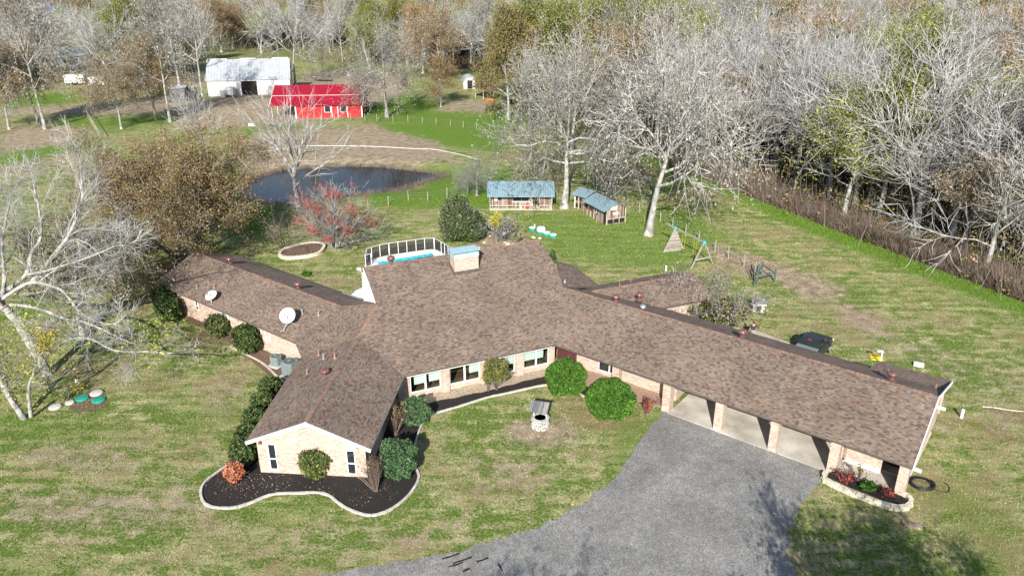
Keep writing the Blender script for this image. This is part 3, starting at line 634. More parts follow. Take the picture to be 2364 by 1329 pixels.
# carport back wall and header
mb = MB(); wallbox(mb, FR(9.2, 8.6, 0), FR(20.4, 8.6, 0), 0, 2.35, .2); hb(mb, 'carport_wall', M['oldplank'])
hb(MB().bar(FR(9, .45, 2.2), FR(24.3, .45, 2.2), .2, .16), 'carport_beam', M['browndoor'])
hb(MB().hull([FR(9.62, .12, 0), FR(24.3, .12, 0), FR(24.3, 8.6, 0), FR(9.62, 8.6, 0)], [FR(9.62, .12, .05), FR(24.3, .12, .05), FR(24.3, 8.6, .05), FR(9.62, 8.6, .05)]), 'carport_slab', M['concrete'])
hb(MB().hull([FR(-.9, .2, 0), FR(3.5, -.1, 0), FR(7.9, .35, 0), FR(9.06, .6, 0), FR(9.06, 2.1, 0), FR(-.9, 1.8, 0)], [FR(-.9, .2, .04), FR(3.5, -.1, .04), FR(7.9, .35, .04), FR(9.06, .6, .04), FR(9.06, 2.1, .04), FR(-.9, 1.8, .04)]), 'brick_walkway', M['brickpave'])
mb = MB(); wallbox(mb, bw1 - bd * .3 - bn * 2.6, bw1 - bd * .3 + bn * 2.7, 0, 2.3, .2); wallbox(mb, bw0 + bd * 5 - bn * 2.6, bw1 - bd * .3 - bn * 2.6, 0, 2.3, .2); hb(mb, 'back_wing_wall', M['brick'])
# chimney
c1 = onC(1050, 632); cu = (c1 - OC).x * math.cos(AC) + (c1 - OC).y * math.sin(AC); cv = -(c1 - OC).x * math.sin(AC) + (c1 - OC).y * math.cos(AC)
cz = c1.z; cw = 2.05; cd = 1.0
def cbox(mb, u0, v0, u1, v1, z0, z1, m=0):
    mb.hull([FC(u0, v0, z0), FC(u1, v0, z0), FC(u1, v1, z0), FC(u0, v1, z0)], [FC(u0, v0, z1), FC(u1, v0, z1), FC(u1, v1, z1), FC(u0, v1, z1)], m)
mb = MB(); cbox(mb, cu, cv, cu + cw, cv + cd, cz - .8, cz + 1.25); ch = hb(mb, 'chimney', M['brick'])
mb = MB(); cbox(mb, cu - .03, cv - .03, cu + cw + .03, cv + cd + .03, cz + 1.25, cz + 1.6); hb(mb, 'chimney_band', M['chimcap'], ch)
mb = MB(); cbox(mb, cu - .12, cv - .12, cu + cw + .12, cv + cd + .12, cz + 1.74, cz + 1.78)
hb(mb, 'chimney_cap', M['chimcap'], ch)
mb = MB()
for a, b in ((0, 0), (cw / 2, 0), (cw - .1, 0), (0, cd - .1), (cw - .1, cd - .1)): mb = MB(); cbox(mb, cu + a, cv + b, cu + a + .08, cv + b + .08, cz + 1.6, cz + 1.74); hb(mb, 'cap_leg', M['acdark'], ch)
mb = MB(); 
mb.hull([FC(cu - .12, cv - .12, cz - .4), FC(cu + cw + .12, cv - .12, cz - .4), FC(cu + cw + .12, cv + cd, cz - .1), FC(cu - .12, cv + cd, cz - .1)], [FC(cu - .12, cv - .12, cz + .12), FC(cu + cw + .12, cv - .12, cz + .12), FC(cu + cw + .12, cv + cd, cz + .52), FC(cu - .12, cv + cd, cz + .52)])
hb(mb, 'chimney_flashing', M['flash'], ch)
# turbine vents and plumbing pipes (pixel, roof height)
def turbine(p):
    prof = [(.16, 0), (.16, .22), (.2, .24), (.28, .32), (.31, .42), (.27, .52), (.14, .58), (.02, .6)]
    mb = MB(); mb.lathe(p - Vector((0, 0, .12)), [(.3, 0), (.18, .1), (.16, .34)], 12)
    mb.lathe(p + Vector((0, 0, .2)), [(.14, 0), (.25, .08), (.3, .19), (.26, .3), (.14, .37), (.02, .39)], 20)
    for k in range(16):
        t = k * math.pi / 8; dd = Vector((math.cos(t), math.sin(t), 0))
        mb.tube([p + Vector((0, 0, .22)) + dd * .17, p + Vector((0, 0, .31)) + dd * .29, p + Vector((0, 0, .4)) + dd * .315, p + Vector((0, 0, .5)) + dd * .26, p + Vector((0, 0, .56)) + dd * .12], .014, 4)
    hb(mb, 'turbine_vent', M['turbine'], smooth=False)
for px, py, z in ((530.5, 607, 3.75), (688, 665, 3.75), (751, 868, 3.45), (903, 606, 6.2), (1422, 695, 4.15), (1476, 690, 3.4), (1713, 777, 4.2), (2058, 875, 4.05)): turbine(G(px, py, z))
def roofz(px, py, plane):
    a, b, c_ = plane; nn = (b - a).cross(c_ - a); d = G(px, py, 0) - Vector((0, 0, CH)); t = (a - Vector((0, 0, CH))).dot(nn) / d.dot(nn); return Vector((0, 0, CH)) + d * t
WP = (E3, E2, AF); LP = (E1, LE, PK)
for px, py, pl, mm in ((737, 788, WP, 'pipebr'), (754, 783, WP, 'pipe'), (736, 819, WP, 'pipebr'), (747, 827, WP, 'pipe'), (773, 825, WP, 'pipebr'), (709, 862, WP, 'pipebr'), (698, 723, LP, 'pipe'), (736, 727, LP, 'pipe'), (495, 664, LP, 'pipe'), (455, 665, LP, 'pipe')):
    p = roofz(px, py, pl); mb = MB(); mb.lathe(p - Vector((0, 0, .05)), [(.13, 0), (.06, .1), (.05, .42), (.045, .42)], 8); hb(mb, 'roof_pipe', M[mm])
RB = (FR(0, 5.43, ZR), FR(20, 5.43, ZR), FR(10, 10.75, 2.37))
for px, py, pl in ((2028, 862, RB), (2050, 862, RB), (2160, 895, RB), (1504, 706, RB), (1430, 659, (bw0, bw1, bw0 + bn * 3 - Vector((0, 0, 1.1)))), (1456, 651, (bw0, bw1, bw0 + bn * 3 - Vector((0, 0, 1.1))))):
    p = roofz(px, py, pl); hb(MB().lathe(p - Vector((0, 0, .05)), [(.1, 0), (.05, .08), (.04, .38)], 8), 'roof_pipe', M['pipebr'])
p = G(1484, 712, 3.9); hb(MB().lathe(p - Vector((0, 0, .2)), [(.14, 0), (.1, .3), (.24, .34), (.2, .48), (.04, .55)], 14), 'roof_vent', M['galv'])
hb(MB().lathe(G(1304, 652, 4.2), [(.12, 0), (.05, .2), (.08, .25), (.02, .3)], 8), 'roof_vent', M['galv'])
# gutter downspout elbows at the right end
for v_ in (.1, 4.9): hb(MB().box(FR(24.75, v_, 2.25 if v_ < 1 else 3.9), (.5, .16, .14), AR), 'downspout_elbow', M['white'])
# ------------------------------------------------------------------ foliage and trees
def quads(C, size, rng, elong=1.7, up=0.):
    n = len(C); a = rng.normal(size=(n, 3)); a[:, 2] += up; a /= np.linalg.norm(a, axis=1)[:, None]
    b = rng.normal(size=(n, 3)); b -= a * (a * b).sum(1)[:, None]; b /= np.linalg.norm(b, axis=1)[:, None]
    s = (size * rng.uniform(.6, 1.3, n))[:, None]; a = a * s * elong * .5; b = b * s * .5
    V = np.stack([C - a, C + b, C + a, C - b], 1).reshape(-1, 3); F = np.arange(4 * n).reshape(-1, 4)
    return V, F
def segmesh(S, sides):
    """S: (n, 8) p0 p1 r0 r1 -> quads"""
    S = np.asarray(S, float); n = len(S); p0 = S[:, :3]; p1 = S[:, 3:6]; d = p1 - p0; d /= np.linalg.norm(d, axis=1)[:, None] + 1e-9
    ref = np.where(np.abs(d[:, 2:3]) < .9, np.array([[0, 0, 1.]]), np.array([[1., 0, 0]])); a = np.cross(d, ref); a /= np.linalg.norm(a, axis=1)[:, None]; b = np.cross(d, a)
    V = np.zeros((n, 2, sides, 3))
    for j in range(sides):
        t = 2 * math.pi * j / sides; o_ = a * math.cos(t) + b * math.sin(t); V[:, 0, j] = p0 + o_ * S[:, 6:7]; V[:, 1, j] = p1 + o_ * S[:, 7:8]
    base = np.arange(n)[:, None] * 2 * sides; F = []
    for j in range(sides):
        k = (j + 1) % sides; F.append(np.concatenate([base + j, base + k, base + sides + k, base + sides + j], 1))
    return V.reshape(-1, 3), np.concatenate(F, 0)
class Tree:
    def __init__(s, seed): s.rn = random.Random(seed); s.rng = np.random.default_rng(seed); s.big = []; s.mid = []; s.tw = []; s.tips = []
    def limb(s, p, d, L, r, lvl, top, kid, spread=(35, 65), trop=.1, wander=.16, taper=.35, ratio=.62, t0=.25, twr=.013):
        rn = s.rn; n = 6 if lvl == 0 else (4 if lvl < top else 2); pts = [(p, r)]; d = d.normalized()
        for k in range(n):
            d = (d + Vector((rn.gauss(0, wander), rn.gauss(0, wander), rn.gauss(0, wander) + trop))).normalized()
            q = p + d * (L / n); r2 = r * (1 - (1 - taper) / n * 1.0) if lvl < top else r * (1 - .45 / n)
            (s.big if r > .05 else s.mid if r > .022 else s.tw).append((*p, *q, r, max(r2, twr * .6))); p, r = q, r2; pts.append((p, r, d))
        if lvl >= top: s.tips.append(tuple(p)); s.tips.append(tuple(pts[1][0])); return
        nk = kid[lvl]; phi = rn.uniform(0, 6.28)
        for k in range(nk):
            t = t0 + (1 - t0) * (k + rn.random()) / nk; i = min(int(t * n) + 1, n); P = pts[i][0] if i == n else pts[i][0].lerp(pts[i - 1][0], rn.random()); dd = pts[i][2]
            phi += 2.4 + rn.uniform(-.5, .5); ax = dd.orthogonal().normalized(); ax.rotate(Matrix.Rotation(phi, 3, dd)); ang_ = R(rn.uniform(*spread)); nd = dd.copy(); nd.rotate(Matrix.Rotation(ang_, 3, ax))
            if k == nk - 1: nd = dd
            LL = L * ratio * rn.uniform(.7, 1.25) * (1.15 - .35 * t); rr = max(min(pts[i][1] * .72, pts[i][1]) * (1 if k == nk - 1 else .8), twr)
            s.limb(P, nd, LL, rr, lvl + 1, top, kid, spread, trop, wander, taper, ratio, .2, twr)
    def build(s, root, tm, bm, leaf=None, nleaf=0, lsize=.12, spreadl=.35, droop=0, keep=None, extra=None):
        V, F = segmesh(s.big or s.mid[:12], 7); npmesh('trunk', V, F, bm, root).data.polygons.foreach_set('use_smooth', [True] * len(F))
        Vs, Fs, Ms = [], [], []; off = 0
        for S, k in ((s.mid, 4), (s.tw, 3)):
            if not S: continue
            V, F = segmesh(S, k); F = F if k == 4 else F
            Vs.append(V); Fs.append(F + off); Ms.append(np.zeros(len(F))); off += len(V)
        mats = [tm]
        for mi, (lf, nl, sz, sp, dr) in enumerate([(leaf, nleaf, lsize, spreadl, droop)] + (extra or [])):
            if lf is None or not nl: continue
            T = np.array(s.tips)
            if keep: T = T[np.array([keep(t) for t in T])]
            if len(T) == 0: continue
            C = T[s.rng.integers(0, len(T), nl)] + s.rng.normal(size=(nl, 3)) * sp; C[:, 2] -= np.abs(s.rng.normal(size=nl)) * dr
            V, F = quads(C, sz, s.rng); Vs.append(V); Fs.append(F + off); mats.append(lf); Ms.append(np.full(len(F), len(mats) - 1)); off += len(V)
        return npmesh('crown', np.concatenate(Vs), np.concatenate(Fs), mats, root, mi=np.concatenate(Ms))
def proto(seed, H=14, Rc=6.5, clear=.3, nl=7, kid=(8, 7, 5), tilt=(25, 60), twig='twig', bark='whitebark', leaf=None, nleaf=0, lsize=.14, sp=.35, droop=0, r0=.3, trop=.09, wander=.15, twr=.014, extra=None, top=3, lean=.05, tf=.62):
    T = Tree(seed); rn = T.rn; root = empty('tree', (0, 0, 0))
    pts = [Vector((0, 0, -.3))]; d = Vector((rn.gauss(0, lean), rn.gauss(0, lean), 1)).normalized(); hc = H * clear; n = 6; r = r0; L = H * tf
    T.big.append((0, 0, -.3, *(d * .5), r * 1.7, r * 1.15)); p = d * .5; tr = [(p, r * 1.15)]
    for k in range(n):
        d = (d + Vector((rn.gauss(0, .07), rn.gauss(0, .07), .05))).normalized(); q = p + d * (L - .5) / n; r2 = r * .86; T.big.append((*p, *q, r * (1.15 if k == 0 else 1), r2)); p, r = q, r2; tr.append((p, r))
    phi = rn.uniform(0, 6.28)
    for k in range(nl):
        t = (k + .5) / nl; z = hc + (L - hc) * t; j = min(int(z / L * n) + 1, n); P = tr[j][0]; rr = tr[j][1]
        phi += 2.4 + rn.uniform(-.4, .4); tl = R(tilt[1] + (tilt[0] - tilt[1]) * t + rn.uniform(-8, 8)); nd = Vector((math.sin(tl) * math.cos(phi), math.sin(tl) * math.sin(phi), math.cos(tl)))
        T.limb(P, nd, (Rc * (.95 - .2 * t)) * rn.uniform(.85, 1.1), rr * (.42 + .2 * t), 1, top, (0,) + kid, (22, 55), trop, wander, .3, .58, .22, twr)
    T.build(root, M[twig], M[bark], M[leaf] if leaf else None, nleaf, lsize, sp, droop, extra=extra)
    return root
K = {}
K['white'] = [proto(11, 13, 7.6, .2, 9, (10, 8, 5), (25, 75), trop=.05, twr=.026), proto(12, 13, 7, .26, 8, (10, 8, 5), (22, 68), bark='dkbark', trop=.07, twr=.024), proto(13, 12.5, 8, .18, 9, (9, 8, 6), (30, 80), trop=.035, twr=.026, wander=.19), proto(14, 13, 6.8, .3, 8, (10, 7, 6), (20, 60), 'twig', 'dkbark', trop=.09, twr=.022)]
K['grey'] = [proto(21, 13, 7.4, .24, 9, (9, 8, 5), (25, 78), 'gtwig', 'whitebark', 'greymoss', 5200, .16, .3, .3, twr=.024, trop=.03), proto(22, 13, 7, .28, 9, (9, 8, 5), (22, 75), 'twig', 'dkbark', 'greymoss', 6500, .15, .35, .35, twr=.022, trop=.04)]
K['brown'] = [proto(31, 12, 6.6, .16, 10, (8, 7, 4), (25, 80), 'btwig', 'whitebark', 'moss', 14000, .15, .35, .15, twr=.022, trop=.03), proto(32, 12, 6.6, .2, 10, (8, 7, 4), (25, 78), 'gtwig', 'whitebark', 'moss', 10000, .15, .35, .3, twr=.022, trop=.04, extra=[(M['greymoss'], 7000, .14, .35, .3)])]
K['olive'] = [proto(41, 12, 5.8, .14, 10, (8, 7, 4), (20, 75), 'gtwig', 'whitebark', 'olive', 16000, .15, .35, .1, twr=.02, extra=[(M['lime'], 6000, .14, .35, 0)])]
K['lime'] = [proto(51, 12, 6, .22, 9, (8, 7, 4), (22, 68), 'twig', 'whitebark', 'lime', 6500, .13, .3, .05, twr=.022)]
K['cedar'] = [proto(61, 12, 4.8, .14, 12, (8, 7, 4), (25, 80), 'btwig', 'whitebark', 'moss', 15000, .16, .4, .2, twr=.02, extra=[(M['olive'], 12000, .16, .4, .1)])]
K['thin'] = [proto(71, 13, 4.2, .4, 8, (8, 6, 4), (18, 50), 'twig', 'whitebark', None, 0, r0=.15, trop=.1, twr=.02), proto(72, 12, 4.4, .32, 9, (8, 6, 4), (22, 60), 'gtwig', 'dkbark', 'moss', 3500, .14, .3, .1, r0=.15, twr=.02)]
K['white'][0:0] = [proto(15, 13, 8.2, .22, 10, (10, 8, 6), (28, 80), trop=.045, twr=.026, tf=.46, lean=.12)]; K['grey'].append(proto(23, 13, 8, .22, 10, (9, 8, 5), (28, 82), 'gtwig', 'whitebark', 'greymoss', 6000, .15, .3, .35, twr=.024, trop=.02, tf=.46, lean=.1))
K['broad'] = [proto(81, 12, 8.6, .26, 11, (10, 9, 5), (35, 92), 'twig', 'whitebark', 'greymoss', 7000, .14, .3, .45, r0=.42, twr=.024, trop=-.008, tf=.55, wander=.2, lean=.12), proto(82, 12, 8.6, .3, 11, (10, 9, 5), (32, 95), 'gtwig', 'whitebark', 'greymoss', 9000, .14, .3, .45, r0=.45, twr=.024, trop=-.012, tf=.5, wander=.22, lean=.16)]
used = set()
def put(kind, loc, h, rc=None, rz=None, label=None, group=None, name='bare_tree', rn=random, v=None):
    ps = K[kind]; i = v if v is not None else rn.randrange(len(ps)); p = ps[i]
    h0 = {'brown': 11.4, 'olive': 10.6, 'cedar': 10.2, 'lime': 10.6, 'thin': 10.6}.get(kind, 11.3); r0_ = {'white': 7.4, 'grey': 7.2, 'brown': 6.6, 'olive': 5.6, 'lime': 6, 'cedar': 4.8, 'thin': 4.2, 'broad': 8.6}[kind]
    sz = h / h0; sxy = (rc / r0_) if rc else sz * rn.uniform(.9, 1.1)
    rz = rn.uniform(0, 6.28) if rz is None else rz
    if (kind, i) not in used:
        used.add((kind, i)); o = p; o.location = loc; o.rotation_euler[2] = rz; o.scale = (sxy, sxy, sz)
        if label: o['label'] = label
        if group: o['group'] = group
    else: o = dup(p, loc, rz, (sxy, sxy, sz), label, group)
    kk = KID.pop(o.name, []); o.name = name; KID[o.name] = kk; o['category'] = 'tree'
    if group is None and 'group' in o: del o['group']
    return o
rT = random.Random(7)
KN = {'white': 'bare_tree', 'grey': 'mossy_tree', 'brown': 'brown_oak', 'olive': 'olive_tree', 'lime': 'budding_tree', 'cedar': 'cedar_tree', 'thin': 'slender_tree', 'broad': 'spreading_tree'}
SPEC = [
 (105, 298, 45, 7.5, 'grey', 'tall grey tree with the stoutest pale trunk on the bare strip by the track', 0),
 (89, 286, 120, 5, 'brown', 'dark brown mossy tree with a thin leaning trunk just behind the stoutest grey tree', 1),
 (22, 299, 140, 5, 'brown', 'brown mossy tree at the photo edge between a thin trunk and the stoutest grey tree', 0),
 (-4, 310, 150, 4.5, 'grey', 'mossy tree cut off by the left border of the photo beside the track', 1),
 (281, 298, 165, 5.2, 'brown', 'brown tufted tree with a white lower trunk beside the plank fence', 1),
 (361, 276, 120, 5.5, 'brown', 'dark brown tree leaning between the white trunked trees near the barn drive', 0),
 (393, 282, 30, 6.2, 'grey', 'very tall straight grey tree with a white trunk beside the barn drive', 0),
 (467, 222, 5, 6.5, 'white', 'bare pale tree with upswept limbs at the left end of the white barn', 1),
 (683, 203, -20, 8, 'white', 'tall bare tree with a forked dark trunk between the white barn and red barn', 0),
 (745, 168, 95, 4.5, 'white', 'low bare tree with a wide fan of branches behind the red barn', 2),
 (792, 152, 20, 6, 'white', 'bare pale tree behind the small wooden platform near the red barn', 1),
 (893, 271, 75, 7.2, 'broad', 'dense grey mossy tree with a white lower trunk just right of the red barn', 1),
 (1016, 186, 40, 7.4, 'brown', 'wide brownish grey tree with a thick pale trunk behind the small brown tree', 1),
 (1018, 247, 150, 4, 'brown', 'small brown tree with a short pale trunk above the bare patch', 0),
 (1174, 277, 70, 4.6, 'cedar', 'olive brown cedar beside the small arched playhouse', 0),
 (1222, 312, 150, 5.5, 'white', 'bare white tree in the green clearing right of the olive brown cedar', 2),
 (1318, 362, 120, 7, 'broad', 'grey mossy tree with a thick pale trunk behind the boarded cabins', 0),
 (1101, 452, 368, 2.8, 'broad', 'small pale mossy tree at the left end of the long boarded cabin', 1),
 (1303, 480, 185, 8.6, 'broad', 'large grey tree with a leaning pale trunk between the boarded cabins', 1),
 (1497, 543, 150, 8.6, 'broad', 'large grey tree with a white flared trunk right of the gabled cabin', 0),
 (1560, 415, 200, 7.5, 'white', 'bare white tree at the corner of the wood above the bright grass strip', 2),
 (482, 395, 250, 4.6, 'white', 'pale grey bushy tree behind the big brown oak', 2),
 (190, 770, 548, 4.8, 'brown', 'brown leafed tree with a short pale trunk behind the spreading white limbs', 1),
 (230, 420, 330, 3.2, 'lime', 'small pale twiggy tree between pasture fence and big oak', 0),
]
for bx, by, tp, rc, kd, lb, v in SPEC:
    L = G(bx, by); put(kd, L, HGT(bx, by, tp), rc, None, lb, None, KN[kd], rT, v)
# the big brown oak beside the pond: own skeleton
T = Tree(101); ob = G(432, 600); ro = empty('brown_oak', ob, 0, 'huge spreading brown leafed oak between the house and the pond', 'tree')
for k in range(7):
    ph = k * .9 + .3; tl = R(28 + 18 * (k % 3)); T.limb(Vector((.2 * math.cos(ph), .2 * math.sin(ph), 0)), Vector((math.sin(tl) * math.cos(ph), math.sin(tl) * math.sin(ph), math.cos(tl))), 8.6, .24, 0, 3, (8, 6, 5), (25, 60), .035, .16, .3, .56, .3, .02)
T.build(ro, M['gtwig'], M['dkbark'], M['oakleaf'], 80000, .105, .36, .12, extra=[(M['greymoss'], 12000, .1, .36, .2), (M['olive'], 9000, .1, .36, 0)])
# lone pale tree by the pond
T = Tree(103); ob = G(690, 492); ro = empty('bare_tree', ob, 0, 'lone bare white tree rising in front of the pond beside the red berried shrub', 'tree')
T.limb(Vector((0, 0, -.2)), Vector((-.02, 0, 1)), 6.5, .34, 0, 0, (), trop=.05, wander=.05, taper=.7)
for p_ in range(8):
    ph = p_ * 2.4; z = 3.4 + p_ * .45; tl = R(46 - p_ * 3.5); T.limb(Vector((0, 0, z)), Vector((math.sin(tl) * math.cos(ph), math.sin(tl) * math.sin(ph) * .8, math.cos(tl))), 7.2, .15, 1, 3, (0, 7, 6), (22, 50), .05, .13, .3, .52, .25, .017)
T.build(ro, M['twig'], M['whitebark'])
# pecan at the left: limbs surveyed one by one
T = Tree(107); pb = G(112, 864); ro = empty('pecan_tree', pb, 0, 'big white limbed bare tree spreading over the lawn left of the house', 'tree')
Y0 = pb.y
def wood(pts, r0, r1, sub=4, L=2.6, lv=1, top=3, kid=(0, 5, 5), trop=.04, skip=.25):
    P = [AT(x, y, Y0 + dy) - pb for x, y, dy in pts]; P = smoothline(P, 3); n = len(P) - 1; rn = T.rn; r0 *= .85; r1 *= .85; L *= 1.1
    for k in range(n): T.big.append((*P[k], *P[k + 1], r0 + (r1 - r0) * k / n, r0 + (r1 - r0) * (k + 1) / n))
    for k in range(sub):
        t = skip + (1 - skip) * (k + rn.random() * .6) / sub; i = min(int(t * n), n - 1); d = (P[i + 1] - P[i]).normalized(); ax = d.orthogonal(); ax.rotate(Matrix.Rotation(rn.uniform(0, 6.28), 3, d)); nd = d.copy(); nd.rotate(Matrix.Rotation(R(rn.uniform(25, 60)), 3, ax)); nd.z += .15
        T.limb(P[i], nd, L * (1.2 - .5 * t), (r0 + (r1 - r0) * t) * .42, lv, top, kid, (25, 60), trop, .26, .22, .6, .2, .0085)
    d = (P[-1] - P[-2]).normalized(); T.limb(P[-1], d, L * .7, r1, lv, top, kid, (25, 55), trop, .18, .3, .6, .1, .015)
wood([(112, 866, 0), (75, 800, 0), (40, 745, 0), (12, 712, 0), (-25, 680, .5)], .42, .3, 2, 4, skip=.8)
wood([(40, 745, 0), (0, 690, 1), (30, 660, 1.5), (62, 632, 2), (72, 585, 2.5), (95, 545, 3), (88, 470, 4)], .26, .09, 7, 3.6, top=3, kid=(0, 10, 8))
wood([(62, 634, 2), (100, 627, 1.5), (150, 612, 1), (215, 590, 0), (265, 568, -.5)], .15, .05, 7, 3.2, kid=(0, 10, 7))
wood([(75, 650, 2), (125, 588, 3), (155, 550, 3.5), (182, 490, 4), (190, 450, 4.5), (186, 392, 5)], .22, .07, 8, 3.4, kid=(0, 10, 8))
wood([(158, 545, 3.5), (195, 528, 4), (240, 530, 4.5)], .09, .04, 4, 2.4, kid=(0, 8, 7))
wood([(-10, 700, 0), (60, 655, 0), (100, 655, -.5), (140, 668, -1), (165, 695, -1.5), (182, 718, -2), (215, 738, -2.5), (250, 748, -3)], .17, .06, 8, 2.6, kid=(0, 9, 7))
wood([(25, 703, 0), (70, 708, -1), (109, 719, -1.6), (152, 736, -2), (188, 741, -2.5), (241, 762, -3), (280, 782, -3.4)], .15, .05, 8, 2.3, kid=(0, 8, 7))
wood([(100, 812, 0), (120, 812, -.4), (133, 800, -.8), (162, 782, -1.3), (210, 782, -2), (254, 805, -2.8), (296, 812, -3.4), (340, 811, -4), (375, 815, -4.3)], .15, .05, 8, 2.2, kid=(0, 8, 6))
wood([(30, 735, 0), (48, 740, -1), (70, 752, -2), (128, 760, -3)], .12, .05, 3, 1.8, kid=(0, 4, 4))
wood([(5, 700, 0), (10, 640, 2), (5, 560, 3), (20, 480, 4)], .2, .08, 7, 3.8, kid=(0, 10, 8))
wood([(-10, 700, 0), (-40, 640, 1), (-60, 560, 2), (-50, 480, 3)], .22, .08, 8, 4, kid=(0, 10, 7))
ybox = [Vector(AT(x, y, Y0 + dy) - pb) for x, y, dy in ((98, 780, -.5), (105, 800, -.4), (90, 765, -.5), (120, 770, -1))]
ylim = [Vector(AT(x, y, Y0 + dy) - pb) for x, y, dy in ((300, 800, -3.3), (260, 770, -3), (340, 760, -3.5), (280, 730, -2.5), (400, 745, -4), (350, 800, -4), (380, 790, -4), (130, 590, 2.8), (115, 610, 2.6), (100, 622, 2.4))]
Vs, Fs, off = [], [], 0
crown = T.build(ro, M['twig'], M['whitebark'])
rng = np.random.default_rng(5)
for pts_, n_, sp_, mm in ((ybox, 700, .38, 'yel'), (ylim, 750, .7, 'lime')):
    A = np.array([tuple(p) for p in pts_]); C = A[rng.integers(0, len(A), n_)] + rng.normal(size=(n_, 3)) * sp_ * np.array([1, 1, .7]); V, F = quads(C, .11, rng, 2.2)
    npmesh('yellow_foliage' if mm == 'yel' else 'lime_foliage', V, F, M[mm], ro)
# forked small tree at the lower left
T = Tree(109); pb = G(66, 966); Y0 = pb.y; ro = empty('forked_tree', pb, 0, 'small forked tree with yellow green leaves at the far left of the front lawn', 'tree')
wood([(56, 968, 0), (38, 940, 0), (15, 905, .2), (0, 870, .5), (-20, 800, .8)], .26, .14, 6, 2.4, kid=(0, 8, 6))
wood([(72, 962, .1), (66, 920, .2), (68, 885, .3), (78, 862, .5), (84, 820, 1.), (70, 780, 1.5)], .17, .06, 6, 2.0, kid=(0, 8, 6))
T.build(ro, M['gtwig'], M['whitebark'], M['lime'], 500, .1, .25, 0)
A = np.array([tuple(AT(x, y, Y0 + .2) - pb) for x, y in ((10, 850), (20, 880), (0, 830), (30, 860), (60, 860), (12, 905), (45, 920), (5, 800), (90, 830), (20, 760), (60, 740), (0, 790))])
C = A[rng.integers(0, len(A), 800)] + rng.normal(size=(800, 3)) * .5; V, F = quads(C, .11, rng, 2.); npmesh('leafy_crown', V, F, M['lime'], ro)

# ------------------------------------------------------------------ the wood
def inforest(u, v, Y):
    if u > 1540: return v < 372 + .382 * (u - 1540)
    if u > 1440: return v < 350
    if u > 1200: return v < 250
    if u > 940: return v < 150 - (15 if u < 1000 else 0)
    if u > 480: return v < 118
    if u > 330: return v < 85 and Y < 1e9
    if u > 10: return v < 32
    return v < 120
GRN = [(1290, 80, 85), (1330, 40, 70), (1430, 90, 75), (1520, 130, 70), (1110, 55, 40), (2100, 40, 70), (1960, 30, 60), (450, 35, 60), (560, 60, 45), (1250, 30, 60), (2050, 250, 55), (1960, 350, 50), (2290, 350, 55), (2140, 420, 50), (690, 60, 40)]
BRN = [(1220, 110, 75), (1180, 180, 50), (1850, 60, 110), (1760, 40, 90), (1050, 60, 60), (620, 55, 90), (2290, 150, 60), (2330, 60, 60), (2200, 40, 80), (940, 40, 50)]
rF = random.Random(42); cand = []
y = 66.
while y < 460:
    sp = 6.0 if y < 200 else 7.6 + (y - 200) * .012
    x = -.78 * y - 15
    while x < .80 * y + 22:
        X = x + rF.uniform(-2.6, 2.6); Y = y + rF.uniform(-2.6, 2.6); u, v = PX(X, Y)
        if inforest(u, v, Y) and -160 < u < 2600 and not any(abs(u - b[0]) < 22 and abs(v - b[1]) < 14 for b in SPEC): cand.append((X, Y, u, v))
        x += sp
    y += sp
for k in range(1500):
    u = rF.uniform(-120, 1180); v = rF.uniform(20, 212); g_ = G(u, v)
    if g_.y > 420 or (u > 420 and v > 172) or (u > 940 and v > 170): continue
    if any((a < u < b and c < v < d) for a, b, c, d in ((455, 850, 125, 260), (60, 260, 25, 100), (325, 400, 20, 60), (1055, 1160, 150, 260), (420, 700, 190, 300), (100, 240, 130, 165))): continue
    if any(math.hypot(g_.x - c[0], g_.y - c[1]) < 10.5 for c in cand) or any((G(b[0], b[1]) - g_).length < 8 for b in SPEC): continue
    cand.append((g_.x, g_.y, u, v))
cand.sort(key=lambda c: c[1]); NI = 400
def kindof(u, v, Y):
    uc, vc = PX(0, Y, 9)[0] + 0, PX(0, Y, 9)[1]; uc = u
    for L, ks in ((GRN, ('olive', 'olive', 'lime')), (BRN, ('brown', 'brown', 'cedar'))):
        for a, b, r in L:
            if math.hypot(uc - a, vc - b) < r and rF.random() < .75: return rF.choice(ks)
    return rF.choices(('white', 'grey', 'brown', 'thin', 'lime', 'olive'), (54, 22, 13, 7, 2, 4))[0]
DESC = {'white': 'bare pale grey tree', 'grey': 'grey tree hung with moss', 'brown': 'rusty brown leafed tree', 'olive': 'olive green leafy tree', 'lime': 'yellow green budding tree', 'cedar': 'dark olive brown cedar', 'thin': 'slender straight white stemmed tree'}
def zone_of(u, v, Y):
    if u < 480: return 'by the ranch yards behind the white barn', 'trees by the ranch yards'
    if u < 940: return 'in the thicket behind the white and red barns', 'trees behind the barns'
    if u < 1440: return 'in the wood behind the arched playhouse', 'trees behind the playhouse'
    if v > 372 + .382 * (u - 1540) - 30: return 'on the edge of the wood beside the bright grass strip', 'trees on the edge of the wood'
    if Y < 135: return 'inside the wood just behind its edge trees', 'trees inside the wood'
    return 'deep in the wood toward the top right', 'trees deep in the wood'
for X, Y, u, v in cand[:NI]:
    kd = kindof(u, v, Y); zt, zg = zone_of(u, v, Y); h = rF.uniform(10.5, 15) * (1 + min(Y, 260) / 1500)
    if kd == 'thin': h *= .85
    if v > 372 + .382 * (u - 1540) - 16 and u > 1540: h *= .82
    put(kd, (X, Y, 0), h, None, None, DESC[kd] + ' ' + zt, zg + ', ' + DESC[kd], KN[kd], rF)
